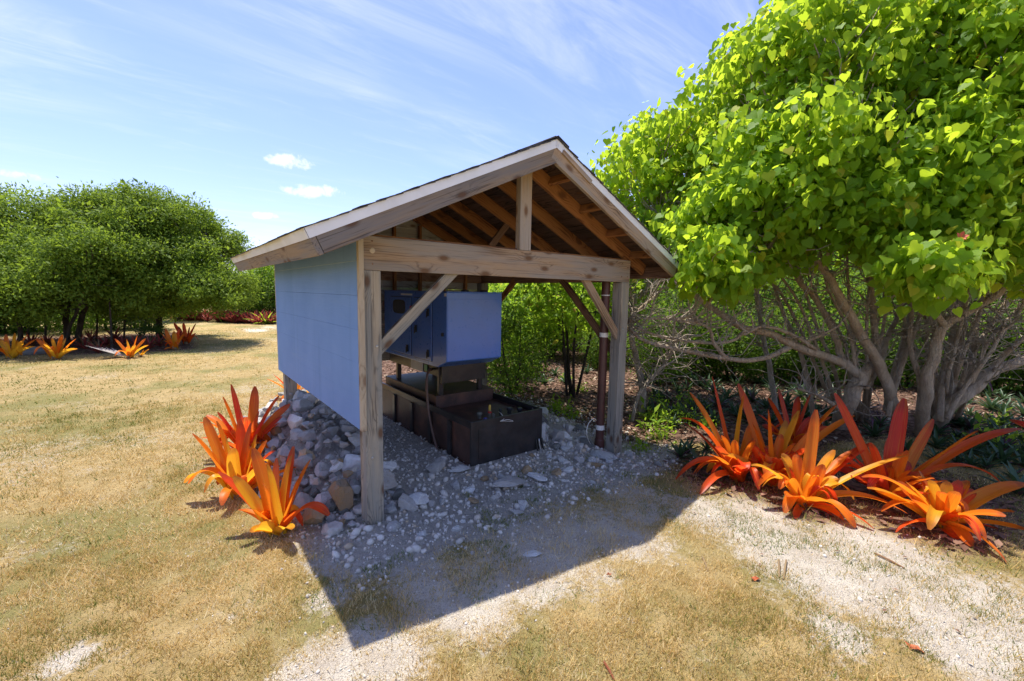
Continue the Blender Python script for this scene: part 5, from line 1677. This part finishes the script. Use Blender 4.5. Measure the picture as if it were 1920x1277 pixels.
# --- left trees
GL = 'trees along the left bed'
def dome_tree(label, base, limbs, ells, seed, per=120, ls=.085, mat=M_LEAF_L, spread=.22):
    B = on_ground(*base)
    o = thing('shade_tree', tuple(B), label, 'tree')
    nodes = []
    for nm, pts in limbs:
        P, Rr = limb(nm, pts, o, M_BARKD, 8)
        nodes += P[len(P) // 2:]
    NP = np.array(nodes)
    Cs, Ls = [], []
    for n, e, s_ in ells:
        m = max(5, n // 6)
        lump = sample_ell(m, e, .72)
        rad = rng.uniform(.35, .70, m)
        u = rng.normal(size=(m * 9, 3)); u[:, 2] = np.abs(u[:, 2]) * 1.1 - .45; u /= np.linalg.norm(u, axis=1)[:, None]
        Cs.append(np.repeat(lump, 9, 0) + u * np.repeat(rad, 9)[:, None] * np.array([1, 1, .8])); Ls.append(u)
        inner = sample_ell(max(4, n // 3), (e[0], e[1], e[2], e[3] * .75, e[4] * .75, e[5] * .75), .2)
        Cs.append(inner); Ls.append(np.tile([0, 0, 1.0], (len(inner), 1)))
    C = np.concatenate(Cs); LU = np.concatenate(Ls)
    C[:, 2] = np.maximum(C[:, 2], .9)
    mb = MB()
    for c in C[::2]:
        j = int(np.argmin(np.linalg.norm(NP - c, axis=1) + .4 * np.maximum(0, NP[:, 2] - c[2])))
        v, f = tube_vf([NP[j], (NP[j] + c) / 2 + rng.normal(size=3) * .12, c], [.03, .018, .006], 4, False)
        mb.add(v, f)
    tw = mb.build('twigs', M_BARKD, o); tw['kind'] = 'stuff'
    n = len(C) * per
    ctr = C.mean(0)
    offd = LU
    off = rng.normal(size=(n, 3)); off /= np.linalg.norm(off, axis=1)[:, None]
    ps = np.repeat(rng.lognormal(0, .3, len(C)), per)[:, None]
    off = off * (rng.random(n)[:, None] ** .45) * spread * 1.75 * ps * np.array([1, 1, .72])
    P = np.repeat(C, per, 0) + off
    yd = rng.normal(size=(n, 3)) * .8 + off / spread * .6
    nd = rng.normal(size=(n, 3)) * .42 + np.array([0, 0, .35]) + off / spread * .3 + offd.repeat(per, 0) * .9
    s = ls * rng.lognormal(0, .3, n)
    V, F = scatter(OV_V, OV_F, P, frames(yd, nd), np.repeat(s[:, None], 3, 1))
    link('crown', mesh_np('crown', V, F, {'rnd': np.repeat(.55 * np.repeat(rng.random(len(C)), per) + .45 * rng.random(n), 4)}), o, mat)
    return o


dome_tree('tall dome-shaped shade tree right of centre in the left grove', (300, 632),
          [('trunk', [(300, 632, 'g', 9), (298, 600, 15.2, 8), (300, 560, 15.2, 7), (310, 500, 15.2, 5), (320, 440, 15.2, 3)]),
           ('branch', [(299, 585, 15.2, 5), (270, 540, 15, 4), (240, 480, 14.8, 3), (225, 420, 14.8, 2)]), ('branch', [(300, 570, 15.2, 5), (340, 530, 15, 4), (390, 490, 15, 2)])],
          [(560, (282, 490, 15.0, 152, 106, 2.4), .62), (90, (388, 522, 14.5, 66, 42, 1.4), .4), (50, (240, 408, 15, 60, 40, 1.2), .4), (60, (235, 530, 13.4, 110, 45, 1.0), .3), (40, (395, 545, 14.2, 55, 24, .9), .3)], 1)
dome_tree('broad shade tree with a dark leaning double trunk in the left grove', (135, 645),
          [('trunk', [(128, 648, 'g', 8), (124, 610, 13.6, 8), (128, 570, 13.6, 7), (140, 500, 13.6, 4)]), ('trunk', [(142, 650, 'g', 9), (150, 610, 13.4, 8), (160, 575, 13.2, 7), (180, 510, 13, 4)]),
           ('branch', [(128, 570, 13.6, 5), (90, 530, 13.4, 4), (60, 480, 13.4, 3)]), ('stem', [(118, 655, 'g', 5), (130, 615, 12.8, 5), (150, 570, 12.7, 4), (165, 520, 12.6, 2)])],
          [(260, (95, 484, 13.8, 150, 92, 2.2), .5), (60, (60, 424, 14.2, 80, 36, 1.4), .3), (90, (150, 510, 12.4, 90, 60, 1.0), .3)], 2)
dome_tree('darker low shade tree at the left edge behind the first orange plant', (30, 655),
          [('trunk', [(35, 655, 'g', 7), (38, 620, 12.4, 6), (30, 580, 12.3, 5), (15, 520, 12.2, 3)]), ('trunk', [(-40, 660, 'g', 7), (-45, 600, 12, 6), (-50, 540, 12, 3)])],
          [(150, (-20, 515, 12.3, 120, 88, 1.6), .4), (70, (25, 560, 11.6, 85, 50, .8), .3), (90, (-120, 520, 11.5, 120, 110, 1.6), .4)], 3)
# thin stems under the left grove
for (a, b, c, d_) in ((210, 655, 205, 560), (85, 640, 80, 560), (232, 640, 240, 560), (55, 645, 60, 570), (270, 628, 268, 560), (180, 640, 178, 565)):
    P0 = on_ground(a, b); Dp = depth_of(P0)
    st = MB()
    pp, rr = catmull([P0 - [0, 0, .05], at_depth((a + c) / 2 + rnd.uniform(-5, 5), (b + d_) / 2, Dp), at_depth(c, d_, Dp)], [.035, .028, .02], 4)
    v, f = tube_vf(pp, rr, 6, True, .1)
    tag(st.add(v, f).build('sapling_stem', M_BARKD, None, smooth_shade=True), 'thin dark stem standing in the shade of the left grove', 'stem', 'thin stems under the left grove')
for (a, b, sc, k) in ((60, 622, 1.2, 1), (100, 616, 1.1, 1), (165, 614, 1.1, 1), (205, 619, .9, 1), (250, 615, 1.0, 1), (135, 626, .8, 1), (0, 625, 1.3, 1), (-90, 630, 1.3, 1), (30, 618, 1.0, 1), (285, 618, .75, 1)):
    q = on_ground(a, b)
    c = copy_tree(protos[k], tuple(q), rnd.uniform(0, 6), sc * .8, 'dark green shrub in the shade at the back of the left grove')
    c['group'] = 'shrubs at the back of the left grove'
# far row beyond the lawn
GF_ = 'far row of trees beyond the lawn'
for i, (a, b, sc, k) in enumerate([(330, 588, 2.0, 1), (375, 586, 2.2, 0), (410, 589, 1.7, 1), (445, 590, 2.0, 0), (475, 594, 2.0, 0), (500, 597, 2.1, 1), (525, 600, 2.2, 2), (560, 600, 2.3, 0), (600, 600, 2.3, 1), (650, 600, 2.3, 0), (700, 600, 2.4, 1), (760, 600, 2.4, 0), (820, 600, 2.3, 1), (870, 602, 2.2, 0),
                                   (280, 585, 2.2, 1), (230, 584, 2.2, 0), (180, 583, 2.4, 1), (120, 582, 2.4, 0), (60, 581, 2.4, 1), (0, 580, 2.4, 0), (-80, 579, 2.5, 1), (-180, 578, 2.6, 0)]):
    q = on_ground(a, b)
    c = copy_tree(protos[k], tuple(q), rnd.uniform(0, 6), sc * rnd.uniform(.42, .55), 'rounded green tree in the far row beyond the lawn')
    c['group'] = GF_; c['category'] = 'tree'

for k in range(46):
    az = math.radians(-95 + 225 * k / 45 + rnd.uniform(-1.5, 1.5)); dd = rnd.uniform(27, 36)
    x_, y_ = CAM[0] + math.sin(az) * dd, CAM[1] + math.cos(az) * dd
    c = copy_tree(protos[rnd.choice((0, 1, 1))], (x_, y_, gz(x_, y_)), rnd.uniform(0, 6), rnd.uniform(.8, 1.05), 'rounded green tree in the far row beyond the lawn')
    c['group'] = GF_; c['category'] = 'tree'

# --- red plants along the far edge of the lawn
def rosette(name, label, cat, n, L, wid, mat, up, group, curve=.3, pieces=True, seed=0):
    o = thing(name, (0, 0, 0), label, cat, group)
    r_ = random.Random(seed)
    tv = []
    for i in range(5):
        t = i / 4
        w_ = wid * (1 - t ** 2) ** .5 * (.6 + .4 * math.sin(t * 3)) + .002
        tv += [(-w_ / 2, t * L, .35 * w_), (0, t * L, 0), (w_ / 2, t * L, .35 * w_)]
    tv = np.array(tv)
    tv[:, 2] -= curve * L * (tv[:, 1] / L) ** 2
    tf = np.array([(i * 3 + k, i * 3 + k + 1, i * 3 + k + 4, i * 3 + k + 3) for i in range(4) for k in range(2)])
    V = []; F = []; Rn = []
    metas = []
    for k in range(4):
        me = mesh_np('leaf', tv, tf, {'rnd': np.full(len(tv), k / 4 + .1)}, True); me.materials.append(mat); metas.append(me)
    for i in range(n):
        a = i * 2.4 + r_.uniform(-.2, .2); el = up * (1 - .75 * (i / n)) + r_.uniform(-.1, .1); sc = r_.uniform(.8, 1.1)
        M = Matrix.Rotation(a, 4, 'Z') @ Matrix.Rotation(el, 4, 'X') @ Matrix.Scale(sc, 4)
        if pieces:
            lo = bpy.data.objects.new('leaf', metas[i % 4]); COL.objects.link(lo); lo.parent = o; lo.matrix_basis = M
        else:
            V += [tuple(M @ Vector(p)) for p in tv]; F += [tuple(q + i * len(tv) for q in f) for f in tf]; Rn += [r_.random()] * len(tv)
    if not pieces:
        link('foliage', mesh_np('foliage', np.array(V), np.array(F), {'rnd': np.array(Rn)}, True), o, mat)
    return o


pr = rosette('red_bed_plant', 'small dark red upright plant in the bed across the far lawn', 'plant', 14, .55, .07, M_REDPL, 1.35, 'red plants across the far lawn', .1, False, 3)
first = True
for i in range(80):
    t = i / 79
    a = 322 + (512 - 322) * t + rnd.uniform(-3, 3)
    b = 598 + (607 - 598) * t + rnd.uniform(-1.5, 2.5)
    if 398 < a < 408: a += 12
    q = on_ground(a, b)
    if first: pr.location = q; first = False
    else: copy_tree(pr, tuple(q), rnd.uniform(0, 6), rnd.uniform(1.1, 1.6))
q = on_ground(499, 608)
o = rosette('yellow_green_bromeliad', 'yellow green spiky plant at the end of the far red bed', 'plant', 16, 1.0, .09, M_LEAF_Y, 1.2, None, .25, True, 9)
o.location = q
# --- dark rosettes under the right trees
po = rosette('oyster_plant', 'low dark green rosette plant in the leaf litter under the right trees', 'plant', 15, .26, .045, M_ROSETTE, 1.25, 'dark rosettes under the right trees', .22, True, 5)
sp = [(1215 + 37 * (i % 10) + 11 * (i % 3), 715 + 17 * (i // 10) + 5 * (i % 4)) for i in range(50)] + [(1755 + 31 * (i % 6) + 9 * (i % 2), 745 + 24 * (i // 6) + 6 * (i % 3)) for i in range(36)] + [(1290, 850), (1310, 880), (1325, 845), (1275, 860), (1850, 880), (1880, 850), (1900, 900), (1870, 815), (1910, 930), (1830, 850), (1240, 750), (1270, 735), (1300, 720), (1340, 730), (1380, 725), (1410, 740), (1450, 735), (1500, 745), (1350, 760), (1300, 770),
      (1550, 810), (1640, 820), (1700, 850), (1800, 800), (1830, 790), (1860, 770), (1890, 765), (1900, 800), (1010, 690), (985, 700), (1040, 705), (960, 715), (940, 720), (1060, 720), (1020, 720), (1100, 700), (1230, 720), (1250, 700), (1320, 700), (1400, 705), (1470, 715), (1620, 770), (1650, 800), (1780, 770), (1930, 860), (1950, 830), (1260, 800), (1230, 775)]
first = True
for (a, b) in sp:
    q = on_ground(a, b)
    if first: po.location = q; po.scale = (1.0,) * 3; first = False
    else: copy_tree(po, tuple(q), rnd.uniform(0, 6), rnd.uniform(.7, 1.25))
# light green ferny weeds in the litter
def herb(label, seed):
    o = thing('green_herb', (0, 0, 0), label, 'plant', 'light green weeds in the leaf litter')
    n = 130
    P = rng.normal(size=(n, 3)) * np.array([.09, .09, .05]) + np.array([0, 0, .09]); P[:, 2] = np.maximum(P[:, 2], .01)
    yd = rng.normal(size=(n, 3)); nd = rng.normal(size=(n, 3)) * .5 + np.array([0, 0, 1])
    s = .055 * rng.lognormal(0, .3, n)
    V, F = scatter(OV_V, OV_F, P, frames(yd, nd), np.repeat(s[:, None], 3, 1))
    link('foliage', mesh_np('foliage', V, F, {'rnd': np.repeat(rng.random(n), 4)}), o, M_LEAF_Y)
    return o
ph = herb('light green weed sprouting from the leaf litter', 1)
first = True
for (a, b, s) in ((1050, 775, 1.0), (1070, 785, .9), (1040, 765, .7), (1215, 790, 1.1), (1250, 800, 1.2), (1230, 820, 1.3), (1235, 760, .9), (1270, 790, 1.2), (1320, 800, 1), (1850, 840, 1.3), (1870, 800, 1), (1060, 715, .8), (1090, 735, .9), (1290, 760, 1), (965, 735, .9), (1510, 770, 1), (1900, 840, 1.1), (1200, 845, .8)):
    q = on_ground(a, b)
    if first: ph.location = q; ph.scale = (s,) * 3; first = False
    else: copy_tree(ph, tuple(q), rnd.uniform(0, 6), s)

# --- palmetto fan palm and dead frond in the left bed
def fan_palm(base, label, h, n, mat, L):
    B = on_ground(*base)
    o = thing('palmetto', tuple(B), label, 'palm')
    for k in range(n):
        a = k * 2.4; el = .5 + .9 * (1 - k / n)
        d = np.array([math.cos(a) * math.cos(el), math.sin(a) * math.cos(el), math.sin(el)])
        e = B + d * h
        fr = MB(); fr.tube([B - [0, 0, .04], (B + e) / 2 + [0, 0, .05], e], [.012, .010, .007], 5)
        fo_ = fr.build('frond_stalk', mat, o)
        sd = np.cross(d, [0, 0, 1]); sd /= np.linalg.norm(sd)
        mb = MB()
        for j in range(15):
            th = (j - 7) / 7 * 1.9
            ld = d * math.cos(th) + sd * math.sin(th)
            nn = np.cross(ld, np.cross(d, sd)); nn /= np.linalg.norm(nn)
            t_ = e + ld * L; t_ = t_ - np.array([0, 0, .12 * L])
            m_ = e + ld * L * .5
            mb.add([e, m_ + nn * .02, t_, m_ - nn * .02], [(0, 1, 2, 3)])
        mb.build('frond', mat, fo_)
    return o
fan_palm((262, 632), 'green fan palm under the trees behind the yellow hearted bromeliad', .75, 9, M_PALM, .5)
fan_palm((285, 642), 'low green fan palm right of a taller one in the left bed', .45, 6, M_PALM, .4)
fan_palm((5, 625), 'green fan palm at the far left edge in the grove', .6, 7, M_PALM, .45)
q = on_ground(205, 672)
o = thing('dead_frond', tuple(q), 'grey dried palm frond lying in the bed left of the yellow hearted bromeliad', 'frond')
for k in range(9):
    a = 2.0 + k * .16
    mb = MB()
    e = np.array([math.cos(a), math.sin(a), .25 + .03 * k]) * .75
    s_ = np.array([-math.sin(a), math.cos(a), 0]) * .035
    b0 = np.array([.3, -.05, .03])
    mb.add([q + b0, q + b0 + e * .5 + s_, q + b0 + e, q + b0 + e * .5 - s_], [(0, 1, 2, 3)])
    mb.build('leaflet', M_GREYLEAF if 'M_GREYLEAF' in globals() else simple('grey_dead_frond', (0.34, 0.31, 0.29), 0.8), o)
# dark low ground plants in the left bed shade
for (a, b) in ((160, 655), (185, 662), (150, 648), (200, 650), (230, 650), (60, 650), (280, 655), (300, 650), (215, 640), (90, 645), (170, 640), (255, 655)):
    q = on_ground(a, b)
    c = copy_tree(pr, tuple(q), rnd.uniform(0, 6), rnd.uniform(.7, 1.0), 'dark reddish low plant in the shade of the left bed')
    c['group'] = 'reddish low plants in the left bed'
